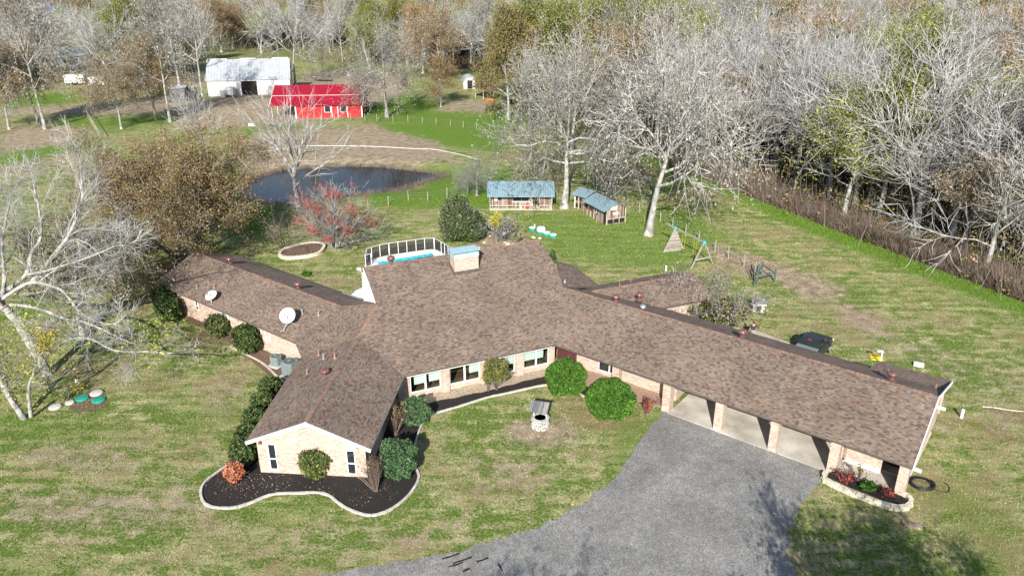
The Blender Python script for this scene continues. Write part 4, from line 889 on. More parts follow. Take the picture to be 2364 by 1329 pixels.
# the farther wood reads as one mass: points that carry tree meshes
far = cand[NI:]; kc = bpy.data.collections.new('wood_kinds')
lib = []
for kd in ('white', 'grey', 'brown', 'olive', 'white', 'lime'):
    p = K[kd][0 if kd != 'white' else len(lib) % 2]
    mb_v, mb_f, mm_, ms_, off = [], [], [], [], 0
    for c in kids(p):
        me = c.data; nv = len(me.vertices); V = np.zeros(nv * 3, np.float32); me.vertices.foreach_get('co', V); F = np.zeros(len(me.loops), np.int32); me.loops.foreach_get('vertex_index', F)
        mi = np.zeros(len(me.polygons), np.int32); me.polygons.foreach_get('material_index', mi); mb_v.append(V.reshape(-1, 3)); mb_f.append(F.reshape(-1, 4) + off); ms_.append(mi + len(mm_)); mm_ += list(me.materials); off += nv
    o = npmesh('far_tree_shape', np.concatenate(mb_v), np.concatenate(mb_f), mm_, mi=np.concatenate(ms_)); COL.objects.unlink(o); kc.objects.link(o); lib.append(o)
pm = bpy.data.meshes.new('distant_wood'); pm.from_pydata([(a, b, 0) for a, b, _, _ in far], [], [])
dw = bpy.data.objects.new('distant_wood', pm); COL.objects.link(dw); tag(dw, 'distant mass of bare and brown woodland along the top', 'woodland', kind='stuff')
ng = bpy.data.node_groups.new('wood', 'GeometryNodeTree'); ng.interface.new_socket('Geometry', in_out='INPUT', socket_type='NodeSocketGeometry'); ng.interface.new_socket('Geometry', in_out='OUTPUT', socket_type='NodeSocketGeometry')
gi = ng.nodes.new('NodeGroupInput'); go = ng.nodes.new('NodeGroupOutput'); iop = ng.nodes.new('GeometryNodeInstanceOnPoints'); ci = ng.nodes.new('GeometryNodeCollectionInfo'); ci.inputs[0].default_value = kc; ci.inputs['Separate Children'].default_value = True; ci.inputs['Reset Children'].default_value = True
m2p = ng.nodes.new('GeometryNodeMeshToPoints'); ng.links.new(gi.outputs[0], m2p.inputs[0]); ng.links.new(m2p.outputs[0], iop.inputs['Points']); ng.links.new(ci.outputs[0], iop.inputs['Instance']); iop.inputs['Pick Instance'].default_value = True
def rnode(t, a, b, sd_):
    r = ng.nodes.new('FunctionNodeRandomValue'); r.data_type = t
    if t == 'INT': r.inputs[4].default_value = a; r.inputs[5].default_value = b
    elif t == 'FLOAT': r.inputs[2].default_value = a; r.inputs[3].default_value = b
    else: r.inputs[0].default_value = a; r.inputs[1].default_value = b
    r.inputs['Seed'].default_value = sd_; return r
r1 = rnode('INT', 0, 5, 1); ng.links.new(r1.outputs[2], iop.inputs['Instance Index'])
r2 = rnode('FLOAT_VECTOR', (0, 0, 0), (0, 0, 6.28), 2); ng.links.new(r2.outputs[0], iop.inputs['Rotation'])
r3 = rnode('FLOAT', .95, 1.35, 3); ng.links.new(r3.outputs[1], iop.inputs['Scale']); ng.links.new(iop.outputs[0], go.inputs[0])
dw.modifiers.new('wood', 'NODES').node_group = ng
# understorey brush: low leafy and twiggy growth under and in front of the trees
rng = np.random.default_rng(9); P_ = []
while len(P_) < 5200:
    X = rng.uniform(-150, 190); Y = rng.uniform(64, 250); u, v = PX(X, Y)
    if -50 < u < 2500 and (inforest(u, v, Y) or (u > 1540 and v < 382 + .382 * (u - 1540))): P_.append((X, Y))
Q_ = []
while len(Q_) < 900:
    u_ = rng.uniform(-60, 1190); v_ = rng.uniform(60, 215)
    if (u_ < 440 and 150 < v_ < 214 and rng.random() < .5) or (470 < u_ < 1190 and v_ < 122) or (u_ < 480 and 55 < v_ < 110 and rng.random() < .2) or (700 < u_ < 1050 and v_ < 150): Q_.append(tuple(G(u_, v_)[:2]))
P_ = P_[:4600] + Q_; rng.shuffle(P_)
P_ = np.array(P_); rad = rng.uniform(.5, 1.7, len(P_)); nper = 26
def brush(P_, rad, nper, name, mm, size, zs, label, sparse=1.):
    C = np.repeat(P_, nper, 0); rr = np.repeat(rad, nper); nn = rng.normal(size=(len(C), 3)); nn /= np.linalg.norm(nn, axis=1)[:, None]
    C = np.column_stack([C[:, 0] + nn[:, 0] * rr, C[:, 1] + nn[:, 1] * rr, np.abs(nn[:, 2]) * rr * zs + rng.uniform(0, .3, len(C))]); V, F = quads(C, size, rng, 1.6)
    tag(npmesh(name, V, F, M[mm]), label, 'brush', kind='stuff')
brush(P_[:2400], rad[:2400] * 1.15, 46, 'olive_underbrush', 'olive', .2, 1.7, 'olive and yellowish brush growing under the bare trees of the wood')
brush(P_[2400:], rad[2400:] * 1.2, 46, 'brown_underbrush', 'moss', .2, 2.1, 'brown leafy brush growing under the bare trees of the wood')
S = []
for k in range(9000):
    u = rng.uniform(1540, 2480); v = 372 + .382 * (u - 1540) + 12 - abs(rng.normal()) * 22; p = G(u, v); h = rng.uniform(.8, 2.4); d = rng.normal(size=2) * .35
    S.append((p.x, p.y, 0, p.x + d[0] * h, p.y + d[1] * h, h, .02, .008))
V, F = segmesh(S, 3); tag(npmesh('dry_weed_stalks', V, F, M['btwig']), 'dry brown weed stalks along the foot of the wood', 'weeds', kind='stuff')
S = []
for k in range(16000):
    X, Y = P_[rng.integers(0, len(P_))] + rng.normal(size=2) * 1.5; h = rng.uniform(1.5, 5); d = rng.normal(size=2) * .25; S.append((X, Y, 0, X + d[0] * h, Y + d[1] * h, h, .028, .01))
V, F = segmesh(S, 3); tag(npmesh('wood_saplings', V, F, M['gtwig']), 'thin grey saplings crowding under the bare trees', 'saplings', kind='stuff')
# ------------------------------------------------------------------ beds, edgings, lawn tufts
def edging(name, px, label, w=.11, h=.13, m='curb', closed=False, cat='edging'):
    pts = smoothline([G(x, y) for x, y in px], 5, closed)
    if closed: pts.append(pts[0])
    mb = MB(); d = 0; rn = random.Random(3); L = 0
    acc = [pts[0]]
    for p in pts[1:]:
        if (p - acc[-1]).length > .28: acc.append(p)
    acc.append(pts[-1])
    for a, b in zip(acc[:-1], acc[1:]):
        if (b - a).length < .03: continue
        dd = (b - a).normalized(); zo = Vector((0, 0, h / 2 - .02 + rn.uniform(-.012, .012))); mb.bar(a + zo + dd * .006, b + zo - dd * .006, w + rn.uniform(-.01, .02), h)
    return tag(mb.build(name, M[m]), label, cat)
BED1 = [(530, 1070), (497, 1095), (470, 1120), (466, 1150), (485, 1168), (530, 1172), (575, 1160), (620, 1143), (680, 1139), (750, 1142), (790, 1168), (830, 1184), (865, 1188), (905, 1172), (945, 1140), (965, 1105), (958, 1080), (948, 1060), (965, 1010), (972, 985), (1000, 955), (985, 935), (940, 925), (900, 950), (850, 1090), (700, 1085), (600, 1080), (590, 1040)]
sheet('mulch_bed', BED1, .03, M['mulch'], .03, sm=False)
sheet('mulch_bed', [(950, 968), (996, 957), (1036, 945), (1076, 933), (1123, 918), (1177, 906), (1240, 892), (1264, 888), (1300, 900), (1340, 915), (1375, 905), (1330, 880), (1262, 868), (1150, 893), (1050, 920), (1000, 925), (950, 930)], .034, M['mulch'], .03, sm=False)
sheet('river_rock_strip', [(985, 930), (1009, 926), (1069, 914), (1137, 900.5), (1191, 885.6), (1240, 873), (1260, 868), (1275, 852), (1200, 863), (1100, 885), (1030, 905), (980, 915)], .05, M['rock'], .07)
edging('garden_edging', [(545, 1062), (500, 1092), (470, 1118), (464, 1145), (480, 1168), (530, 1174), (575, 1163), (625, 1143), (690, 1139), (750, 1141), (790, 1168), (830, 1186), (865, 1190), (905, 1175), (945, 1142), (967, 1105), (960, 1082)], 'curving concrete edging around the black mulch under the front gable', .13)
edging('garden_edging', [(955, 1040), (972, 985), (998, 958), (1036, 946), (1076, 934), (1123, 919), (1177, 907), (1240, 893), (1264, 889)], 'concrete edging between the front lawn and the black mulch under the picture windows')
edging('garden_edging', [(1338, 910), (1352, 918), (1368, 925)], 'short piece of concrete edging between the two round green bushes')
sheet('bark_bed', [(395, 735), (440, 745), (530, 790), (590, 840), (650, 885), (660, 870), (690, 830), (600, 790), (440, 715)], .025, M['brownmulch'], .08)
edging('garden_edging', [(533, 800), (560, 815), (605, 838), (640, 870), (656, 884)], 'wavy pale edging along the bark bed by the air conditioners', .14, .12, 'lumber')
sheet('bark_bed', [(170, 920), (200, 903), (240, 905), (250, 930), (215, 950), (165, 945)], .02, M['brownmulch'], .12, seed=4)
# stone ring bed behind the house
ring = [(646, 592), (655, 580), (685, 570), (720, 564), (745, 566), (748, 575), (735, 588), (700, 596), (660, 598)]
sheet('ring_bed_soil', ring, .2, M['brownmulch'], .03); edging('stone_ring', ring, 'low stone ring around an oval bed behind the left wing', .3, .34, 'stone', True, 'stone ring')
# stone block planter by the carport end
pp = [(1904, 1096), (1900, 1106), (1908, 1117), (1930, 1126), (1965, 1142), (2005, 1158), (2045, 1172), (2080, 1178), (2098, 1172), (2103, 1160), (2092, 1148), (2078, 1142)]
pe = empty('stone_planter', G(2000, 1140), 0, 'long raised planter of cream stone blocks with black soil beside the right porch', 'planter')
pts = smoothline([G(x, y) for x, y in pp], 4); mb = MB(); acc = [pts[0]]
for p in pts:
    if (p - acc[-1]).length > .34: acc.append(p)
rn = random.Random(2)
for row in range(2):
    for a, b in zip(acc[:-1], acc[1:]):
        d = (b - a).normalized(); sh = d * (.16 if row == 0 else 0); z = .08 + row * .155; a2 = a + sh + d * .012; b2 = b + sh - d * .012; w = .26 + rn.uniform(-.02, .03); n_ = Vector((-d.y, d.x, 0)); cx = (a2 + b2) / 2
        q = [a2 - n_ * w * .4, b2 - n_ * w * .4, b2 + n_ * w * .6, a2 + n_ * w * .6]; mb.hull([Vector((p.x, p.y, z - .08)) for p in q], [Vector((p.x * .97 + cx.x * .03, p.y * .97 + cx.y * .03, z + .072)) for p in q])
mb.build('stone_blocks', M['stone'], pe, world=True)
qs = [G(x, y) for x, y in [(1912, 1100), (1915, 1110), (1960, 1130), (2040, 1162), (2085, 1168), (2090, 1156), (2060, 1140), (1990, 1112), (1930, 1092)]]
MB().poly([(p.x, p.y, .2) for p in qs]).build('planter_soil', M['mulch'], pe, world=True)
# fallen leaves
def scatter(px, n, sp, size, mm, name, label, z=.045, kind='stuff'):
    A = np.array([tuple(G(x, y, z)) for x, y in px]); C = A[rng.integers(0, len(A), n)] + rng.normal(size=(n, 3)) * np.array([sp, sp, 0]); V, F = quads(C, size, rng, 1.2)
    V[:, 2] = z + (V[:, 2] - z) * .25; return tag(npmesh(name, V, F, M[mm]), label, 'leaves', kind=kind)
scatter([(520, 1100), (535, 1120), (555, 1130), (500, 1110), (540, 1105), (600, 1110), (660, 1115), (740, 1125), (820, 1150), (880, 1130), (640, 1120), (560, 1150)], 520, .55, .06, 'leaflitter', 'fallen_leaves', 'fallen tan leaves scattered on the black mulch')
# grass tufts over the near lawn
NB = 230000; X = rng.uniform(-40, 62, NB * 2); Y = rng.uniform(27, 98, NB * 2); keepm = rng.random(NB * 2) < np.clip(42. / Y, .25, 1) ** 1.3; X = X[keepm]; Y = Y[keepm]
u, v = PX(X, Y); ok = (u > -60) & (u < 2430)
def clear_of(polys):
    r = np.ones(X.shape, bool)
    for p in polys: r &= ~inpoly(X, Y, p)
    return r
solid = [gp([(1530, 945), (1640, 990), (1900, 1088), (1890, 1130), (1845, 1180), (1818, 1260), (1830, 1345), (1700, 1500), (400, 1500), (620, 1365), (740, 1335), (900, 1305), (1080, 1270), (1240, 1220), (1340, 1170), (1420, 1105), (1460, 1045), (1500, 980)]), gp(BED1), POND,
  gp([(1890, 1085), (1900, 1120), (2060, 1185), (2110, 1165), (2085, 1130)]), [tuple(FR(-2, .2, 0)[:2]), tuple(FR(24.3, .2, 0)[:2]), tuple(FR(24.3, 11.9, 0)[:2]), tuple(FR(-2, 10.6, 0)[:2])], [tuple(FC(-1, .4, 0)[:2]), tuple(FC(12, -.6, 0)[:2]), tuple(FC(15, 12, 0)[:2]), tuple(FC(0, 12, 0)[:2])],
  gp([(940, 930), (1000, 955), (1180, 903), (1262, 888), (1340, 915), (1375, 905), (1262, 850), (1040, 890)]), gp([(1270, 870), (1500, 930), (1545, 955), (1545, 900), (1290, 840)]), gp([(600, 1090), (850, 1104), (940, 900), (690, 830)]), gp([(395, 735), (650, 885), (700, 830), (830, 700), (545, 590), (360, 660)]), gp([(530, 800), (650, 885), (680, 850), (560, 790)])]
ok &= clear_of(solid); X = X[ok]; Y = Y[ok]; u = u[ok]; v = v[ok]
zz = height(X, Y); n_ = len(X); ph = rng.uniform(0, 6.28, n_); h = rng.uniform(.025, .06, n_) * (1 + Y / 110); w = rng.uniform(.01, .02, n_) * (1 + Y / 80)
lush_ = zones(X, Y); h *= 1 + .6 * np.clip(lush_[:, 0], 0, 1)
dx = np.cos(ph); dy = np.sin(ph); lx = rng.normal(size=n_) * .5 * h * 1.2; ly = rng.normal(size=n_) * .5 * h * 1.2
B = np.column_stack([X, Y, zz]); Vb = np.stack([B + np.column_stack([-dx * w, -dy * w, 0 * w]), B + np.column_stack([dx * w, dy * w, 0 * w]), B + np.column_stack([lx, ly, h]), B + np.column_stack([lx - dx * w, ly - dy * w, h * .75])], 1).reshape(-1, 3)
tag(npmesh('grass', Vb, np.arange(4 * n_).reshape(-1, 4), M['blade'], attr=np.repeat(lush_, 4, 0)), 'short winter grass covering the lawns', 'grass', kind='stuff')

# ------------------------------------------------------------------ shrubs
def blob(rng, n, w, h, d=None, boxy=2., lump=.18, z0=0., seed=0):
    d = d or w; nn = rng.normal(size=(n, 3)); nn /= np.linalg.norm(nn, axis=1)[:, None]
    k = (np.abs(nn[:, 0]) ** boxy + np.abs(nn[:, 1]) ** boxy + np.abs(nn[:, 2]) ** boxy) ** (-1 / boxy)
    th = np.arctan2(nn[:, 1], nn[:, 0]); ph = nn[:, 2]
    lm = 1 + lump * (np.sin(th * 3 + seed) * np.cos(ph * 4 + seed * 2) * .6 + np.sin(th * 7 + seed * 3 + ph * 6) * .4)
    r = (k * lm * (1 - rng.random(n) ** 2 * .35))[:, None] * nn
    return np.column_stack([r[:, 0] * w / 2, r[:, 1] * d / 2, z0 + h / 2 + r[:, 2] * h / 2])
def shrub(name, px, py, blobs, label, mm, size=.1, dens=420, rz=0, stems=5, cat='shrub', group=None, extra=None, core=True, twigs=0, z=0):
    """blobs: (dx, dy, w, d, h, z0)"""
    L = G(px, py, z); o = empty(name, L, rz, label, cat, group); Cs = []; mb = MB(); rg = np.random.default_rng(int(px * 7 + py)); rn = random.Random(int(px))
    for k, (dx, dy, w, d, h, z0) in enumerate(blobs):
        n = int(dens * (w * d + (w + d) * h) * .9); C = blob(rg, n, w, h, d, 2.5, .14 if 'round' in name or 'hedge' in name else .26, z0, px + k); C[:, 0] += dx; C[:, 1] += dy; Cs.append(C)
        for s_ in range(stems): t = rn.uniform(0, 6.28); e = Vector((dx + math.cos(t) * w * .28, dy + math.sin(t) * d * .28, z0 + h * .6)); mb.tube([(dx + math.cos(t) * .08, dy + math.sin(t) * .08, -.05), e * .5 + Vector((dx, dy, 0)) * .5, e], [.035, .025, .012], 5)
        if core: mb.lathe((dx, dy, z0 + h * .45), [(w * .05, -h * .36), (w * .3, -h * .2), (w * .36, 0), (w * .3, h * .25), (w * .05, h * .38)], 10, 1, sy=d / w)
    mb.build('stems', [M['dkbark'], M['dgreen']], o)
    C = np.concatenate(Cs); V, F = quads(C, size, rg, 1.8)
    Vs = [V]; Fs = [F]; Ms = [np.zeros(len(F))]; ml = [M[mm]]; off = len(V)
    for em, en, es, reg in (extra or []):
        C2 = C[rg.integers(0, len(C), en * 3)]; C2 = C2[[i for i in range(len(C2)) if reg is None or reg(C2[i])]][:en] * 1.0 + rg.normal(size=(1, 3)) * .0
        if len(C2) == 0: continue
        C2 = C2 + rg.normal(size=C2.shape) * .06; V, F = quads(C2, es, rg, 1.8); Vs.append(V); Fs.append(F + off); off += len(V); ml.append(M[em]); Ms.append(np.full(len(F), len(ml) - 1))
    if twigs:
        T = C[rg.integers(0, len(C), twigs)]; c0 = np.array([blobs[0][0], blobs[0][1], .1]); base = c0 + (T - c0) * rg.uniform(.3, .6, (twigs, 1)); end = base + (T - base) * 1.3 + rg.normal(size=(twigs, 3)) * .12
        V, F = segmesh(np.column_stack([base, end, np.full(twigs, .016), np.full(twigs, .007)]), 3); Vs.append(V); Fs.append(F + off); ml.append(M['gtwig']); Ms.append(np.full(len(F), len(ml) - 1))
    npmesh('foliage', np.concatenate(Vs), np.concatenate(Fs), ml, o, mi=np.concatenate(Ms)); return o
def canes(name, px, py, h, w, n, label, tw='btwig', leaf=None, nl=0, cat='shrub', ls=.08, lean=(0, 0)):
    o = empty(name, G(px, py), 0, label, cat); rg = np.random.default_rng(int(px + py)); S = []; tips = []
    for k in range(n):
        t = rg.uniform(0, 6.28); r = abs(rg.normal()) * w * .4; b = np.array([math.cos(t) * .12, math.sin(t) * .12, 0]) * rg.random(); hh = h * rg.uniform(.6, 1.05); e = np.array([math.cos(t) * r + lean[0], math.sin(t) * r + lean[1], hh]); m_ = b + (e - b) * .5 + np.array([0, 0, hh * .08])
        S += [(*b, *m_, .022, .017), (*m_, *e, .017, .007)]; tips += [e, m_ * .4 + e * .6]
        for j in range(2): q = m_ + (e - m_) * rg.random(); S.append((*q, *(q + rg.normal(size=3) * .16 + np.array([0, 0, .22])), .01, .005))
    V, F = segmesh(S, 3); npmesh('canes', V, F, M[tw], o)
    if leaf: T = np.array(tips); C = T[rg.integers(0, len(T), nl)] + rg.normal(size=(nl, 3)) * .1; V, F = quads(C, ls, rg, 1.8); npmesh('foliage', V, F, M[leaf], o)
    return o
shrub('holly_shrub', 392, 728, [(-.6, .2, 2.3, 1.8, 2.3, .1), (.9, -.5, 2.2, 1.8, 2.0, .1)], 'dark double holly shrub at the far end of the left wing wall', 'dgreen', .13, rz=R(-38), extra=[('lime', 160, .12, None)])
shrub('holly_shrub', 507, 776, [(0, 0, 1.9, 1.7, 1.75, .15)], 'thin brownish holly shrub under the middle window of the left wing', 'dgreen', .12, 220, R(-38), extra=[('moss', 500, .1, None)], twigs=60)
shrub('holly_shrub', 574, 812, [(0, 0, 2.1, 1.8, 2.1, .15)], 'full green holly shrub beside the left wing window nearest the air conditioners', 'dgreen', .13, 420, R(-38), extra=[('olive', 500, .12, None), ('yel', 25, .08, None)])
hp = [(628, 925), (612, 958), (592, 998), (575, 1040), (566, 1068)]; h0_ = G(590, 1010)
shrub('clipped_hedge', 590, 1010, [(*(G(x, y) - h0_)[:2], 1.5, 1.7, 1.75, .05) for x, y in hp], 'long dark clipped hedge along the left side of the front gable wing', 'dgreen', .11, 430, extra=[('olive', 2200, .1, None)])
shrub('nandina_shrub', 543, 1112, [(0, .1, 1.1, 1.0, 1.1, .1)], 'orange leafed shrub in the mulch at the left corner of the front gable', 'orange', .09, 500, core=False, twigs=60)
shrub('square_shrub', 727, 1106, [(0, .1, 1.6, .9, 1.45, .45), (.05, .1, 1.0, .6, .8, .08)], 'squared green shrub against the brick between the two gable windows', 'dgreen', .11, 420, extra=[('olive', 900, .11, None), ('lime', 120, .09, lambda c: c[2] < .9)], core=False, twigs=60)
shrub('juniper_bush', 921, 1098, [(0, .1, 2.0, 1.8, 2.3, .0)], 'large boxy blue green juniper in the mulch right of the front gable', 'bgreen', .09, 900)
shrub('juniper_bush', 962, 975, [(0, .1, 1.85, 1.7, 1.75, 0)], 'rounded blue green juniper at the left end of the picture windows', 'bgreen', .09, 900)
canes('bare_cane_shrub', 868, 1133, 2.0, 1.4, 90, 'bare brown cane shrub in the mulch at the right corner of the gable', leaf='moss', nl=60, lean=(-.1, .3))
canes('bare_cane_shrub', 913, 1003, 2.0, 1.2, 70, 'bare brown cane shrub behind the boxy juniper with a few dull leaves', leaf='moss', nl=380, lean=(0, .3))
shrub('round_bush', 1307, 905, [(0, .1, 2.75, 2.6, 2.35, 0)], 'round bright green clipped bush in front of the entry door', 'green', .1, 1000, extra=[('lime', 300, .08, None)])
shrub('round_bush', 1408, 958, [(0, .1, 3.2, 2.9, 2.4, 0)], 'wider round bright green clipped bush nearer the carport', 'green', .1, 1000, extra=[('lime', 300, .08, None)])
o = shrub('small_ball_tree', 1130, 905, [(.55, .3, 1.6, 1.4, 1.5, .9), (-.1, .1, .7, .6, 1.1, .7)], 'small ball clipped tree with an olive crown in front of the third picture window', 'olive', .09, 380, cat='tree', core=False, twigs=120, stems=3, extra=[('dgreen', 500, .09, None)])
canes('nandina_shrub', 1492, 957, 1.1, .9, 22, 'sparse dark red leafed shrub at the left carport pier', leaf='darkred', nl=260, ls=.09)
canes('planter_plant', 1952, 1116, .65, .7, 18, 'dark red spiky plant at the left end of the stone planter', leaf='darkred', nl=170, ls=.11)
canes('planter_plant', 1980, 1118, 1.3, .6, 12, 'tall thin sparse green plant in the stone planter', leaf='olive', nl=140, ls=.07)
shrub('planter_plant', 2003, 1134, [(0, 0, .9, .5, .45, .15)], 'low leafy bright green plant in the middle of the stone planter', 'green', .13, 600, core=False)
canes('planter_plant', 2042, 1146, .55, .6, 14, 'dark red plant near the right end of the stone planter', leaf='darkred', nl=150, ls=.1)
canes('planter_plant', 1932, 1108, .7, .5, 10, 'small nearly bare reddish plant against the left planter pier', leaf='darkred', nl=40, ls=.08)
# back yard shrubs
T = Tree(201); L = G(775, 572); ro = empty('red_berried_shrub', L, 0, 'wide multi stemmed grey shrub covered in red berries behind the pool', 'shrub')
for k in range(13):
    ph = k * 2.4; tl = R(14 + 38 * ((k * .37) % 1)); T.limb(Vector((.3 * math.cos(ph), .3 * math.sin(ph), 0)), Vector((math.sin(tl) * math.cos(ph), math.sin(tl) * math.sin(ph), math.cos(tl))), 4.7, .07, 1, 3, (0, 14, 11), (20, 55), .0, .16, .3, .5, .3, .016)
T.build(ro, M['gtwig'], M['whitebark'], M['redleaf'], 2600, .1, .16, .05, keep=lambda t: t[2] > 2.2 and math.sin(t[0] * 1.7 + 1) * math.cos(t[2] * 2.1 + t[1]) > .15)
T = Tree(203); L = G(652, 575); ro = empty('bare_shrub', L, 0, 'dark sparse bare shrub at the left rim of the oval stone ring', 'shrub')
for k in range(8):
    ph = k * 2.4; tl = R(20 + 30 * ((k * .37) % 1)); T.limb(Vector((0, 0, 0)), Vector((math.sin(tl) * math.cos(ph), math.sin(tl) * math.sin(ph), math.cos(tl))), 3.4, .05, 1, 3, (0, 7, 5), (20, 50), .0, .17, .3, .5, .3, .012)
T.build(ro, M['btwig'], M['dkbark'], M['greymoss'], 500, .07, .2, 0)
shrub('large_back_shrub', 1068, 555, [(0, 0, 4.6, 3.6, 3.4, .2), (-.5, .2, 3.2, 2.8, 4.6, .3), (1.0, 0, 2.8, 2.4, 2.6, .1)], 'large shaggy grey green shrub behind the chimney', 'dgreen', .13, 170, extra=[('greymoss', 3800, .12, lambda c: c[2] > .9), ('olive', 1500, .12, None)], twigs=500)
canes('cactus_clump', 1158, 557, 2.6, 3.2, 130, 'tangled grey shrub with yellow leaves between the shaggy shrub and the septic lids', 'gtwig', 'greymoss', 900, ls=.14)
canes('yellow_leaf_shrub', 1147, 560, 3.4, 1.0, 26, 'thin stems of yellow leaves rising from the tangled grey shrub', 'gtwig', 'yel', 420, ls=.13)
canes('yellow_leaf_plant', 1192, 560, 1.1, 1.1, 22, 'small yellow green plant on the bare soil just behind the main roof', 'gtwig', 'lime', 260, ls=.12)
T = Tree(205); L = G(1625, 752); ro = empty('mixed_shrub', L, 0, 'big twiggy grey shrub with green lower leaves in the corner behind the back wing', 'shrub')
for k in range(12):
    ph = k * 2.4; tl = R(10 + 45 * ((k * .37) % 1)); T.limb(Vector((1.6 * math.cos(ph), 1. * math.sin(ph), 0)), Vector((math.sin(tl) * math.cos(ph), math.sin(tl) * math.sin(ph), math.cos(tl))), 3.4, .05, 1, 3, (0, 8, 7), (20, 50), .03, .17, .3, .5, .3, .014)
T.build(ro, M['gtwig'], M['dkbark'], M['greymoss'], 2600, .09, .25, .05, extra=[(M['moss'], 900, .12, .4, .4)])
C = blob(np.random.default_rng(4), 3600, 4.2, 2.3, 2.6, 2.4, .25, .1, 1); C[:, 0] += 1.1; V, F = quads(C, .13, rng, 1.8); npmesh('green_foliage', V, F, [M['olive']], ro)
shrub('small_cypress', 1275, 611, [(0, 0, .55, .55, 1.5, 0)], 'small dark conical evergreen behind the right edge of the main roof', 'dgreen', .09, 700, cat='tree')
shrub('leafy_seedling', 707, 637, [(0, 0, .7, .6, .55, 0)], 'tiny green plant on the grass behind the left wing roof', 'green', .12, 400, core=False)
# rocks on the bare soil behind the roof
rn = random.Random(8)
for k in range(16):
    p = G(rn.uniform(1095, 1250), rn.uniform(545, 575)); s_ = rn.uniform(.12, .3)
    o = MB().lathe((0, 0, 0), [(s_ * .5, -.02), (s_, s_ * .2), (s_ * .8, s_ * .6), (s_ * .2, s_ * .75)], 7, sx=rn.uniform(.7, 1.3)).build('pale_rock', M['stone']); o.location = p; o.rotation_euler[2] = rn.uniform(0, 6)
    tag(o, 'pale rock on the bare soil behind the main roof', 'rock', 'pale rocks behind the main roof')

# ------------------------------------------------------------------ things round the house
def thing(name, px, py, label, cat, rz=0, z=0, group=None): return empty(name, G(px, py, z), rz, label, cat, group)
def acunit(px, py, w, h, label, group='air conditioning units'):
    o = thing('air_conditioner', px, py, label, 'air conditioner', R(-25), group=group); r = w / 2; ch_ = .12
    prof = [(-r + ch_, -r), (r - ch_, -r), (r, -r + ch_), (r, r - ch_), (r - ch_, r), (-r + ch_, r), (-r, r - ch_), (-r, -r + ch_)]
    mb = MB(); mb.hull([Vector((x, y, .08)) for x, y in prof], [Vector((x, y, .08 + h)) for x, y in prof])
    for k in range(8):
        a = Vector((*prof[k], 0)); b = Vector((*prof[(k + 1) % 8], 0)); n_ = int((b - a).length / .07)
        for j in range(1, n_): q = a.lerp(b, j / n_) * 1.012; mb.bar(q + Vector((0, 0, .14)), q + Vector((0, 0, h)), .018)
    mb.build('cabinet', M['acm'], o)
    mb = MB(); mb.lathe((0, 0, .08 + h), [(r * .82, .002), (r * .82, .03), (r * .72, .035)], 20); mb.build('fan_well', M['acdark'], o)
    mb = MB(); mb.lathe((0, 0, .11 + h), [(.1, .0), (.1, .06), (.02, .07)], 12)
    for rr in (.3, .5, .7): mb.tube([(r * rr * math.cos(t * .3927), r * rr * math.sin(t * .3927), h + .125) for t in range(17)], .009, 4)
    for t in range(12): mb.bar((0, 0, h + .13), (math.cos(t * .5236) * r * .8, math.sin(t * .5236) * r * .8, h + .125), .012)
    mb.build('fan_grille', M['acm'], o)
    MB().box((0, 0, .03), (w + .3, w + .3, .1)).build('concrete_pad', M['concrete'], o)
acunit(639, 843, .72, .75, 'smaller square air conditioner on a pale pad beside the left wing'); acunit(672, 866, .98, 1.15, 'larger tall air conditioner nearest the front wing roof')
def dish(px, py, z, rad, tilt, az, arm, label):
    p = roofz(px, py, LP); o = empty('satellite_dish', p, 0, label, 'satellite dish', 'satellite dishes on the left wing roof')
    c = Vector((0, .0, .85)) if arm else Vector((0, 0, .5)); ax = Matrix.Rotation(az, 3, 'Z') @ Matrix.Rotation(tilt, 3, 'X')
    mb = MB(); mb.lathe(c, [(.01, -.02), (rad * .5, .02), (rad * .85, .08), (rad, .13), (rad, .15), (rad * .85, .1), (rad * .5, .045), (.01, .005)], 28, sx=1, axis=ax); mb.build('dish_bowl', M['dish'], o, smooth=True)
    f = c + ax @ Vector((0, -rad * .3, rad * 1.0)); mb = MB()
    for s_ in (-.5, .5): mb.bar(c + ax @ Vector((s_ * rad, -rad * .75, .1)), f, .03)
    mb.bar(c + ax @ Vector((0, -rad, .1)), f, .03); mb.build('feed_arm', M['galv'], o)
    MB().box(f, (.12, .12, .16)).build('receiver', M['galv'], o)
    mb = MB(); mb.tube([(-.35, -.55, -.15) if arm else (0, -.3, 0), (0, -.05, .45), tuple(c)], .04, 8)
    if arm: mb.bar((-.1, -.1, .4), (.75, -.15, .15), .045)
    mb.box((-.35 if arm else 0, -.55 if arm else -.3, -.1), (.3, .3, .05)); mb.build('mast', M['galv'], o)
dish(668, 752, 0, .62, R(52), R(-8), True, 'large round white satellite dish on a tripod near the roof valley'); dish(491, 696, 0, .5, R(32), R(-25), False, 'smaller tilted satellite dish near the lower edge of the left wing roof')
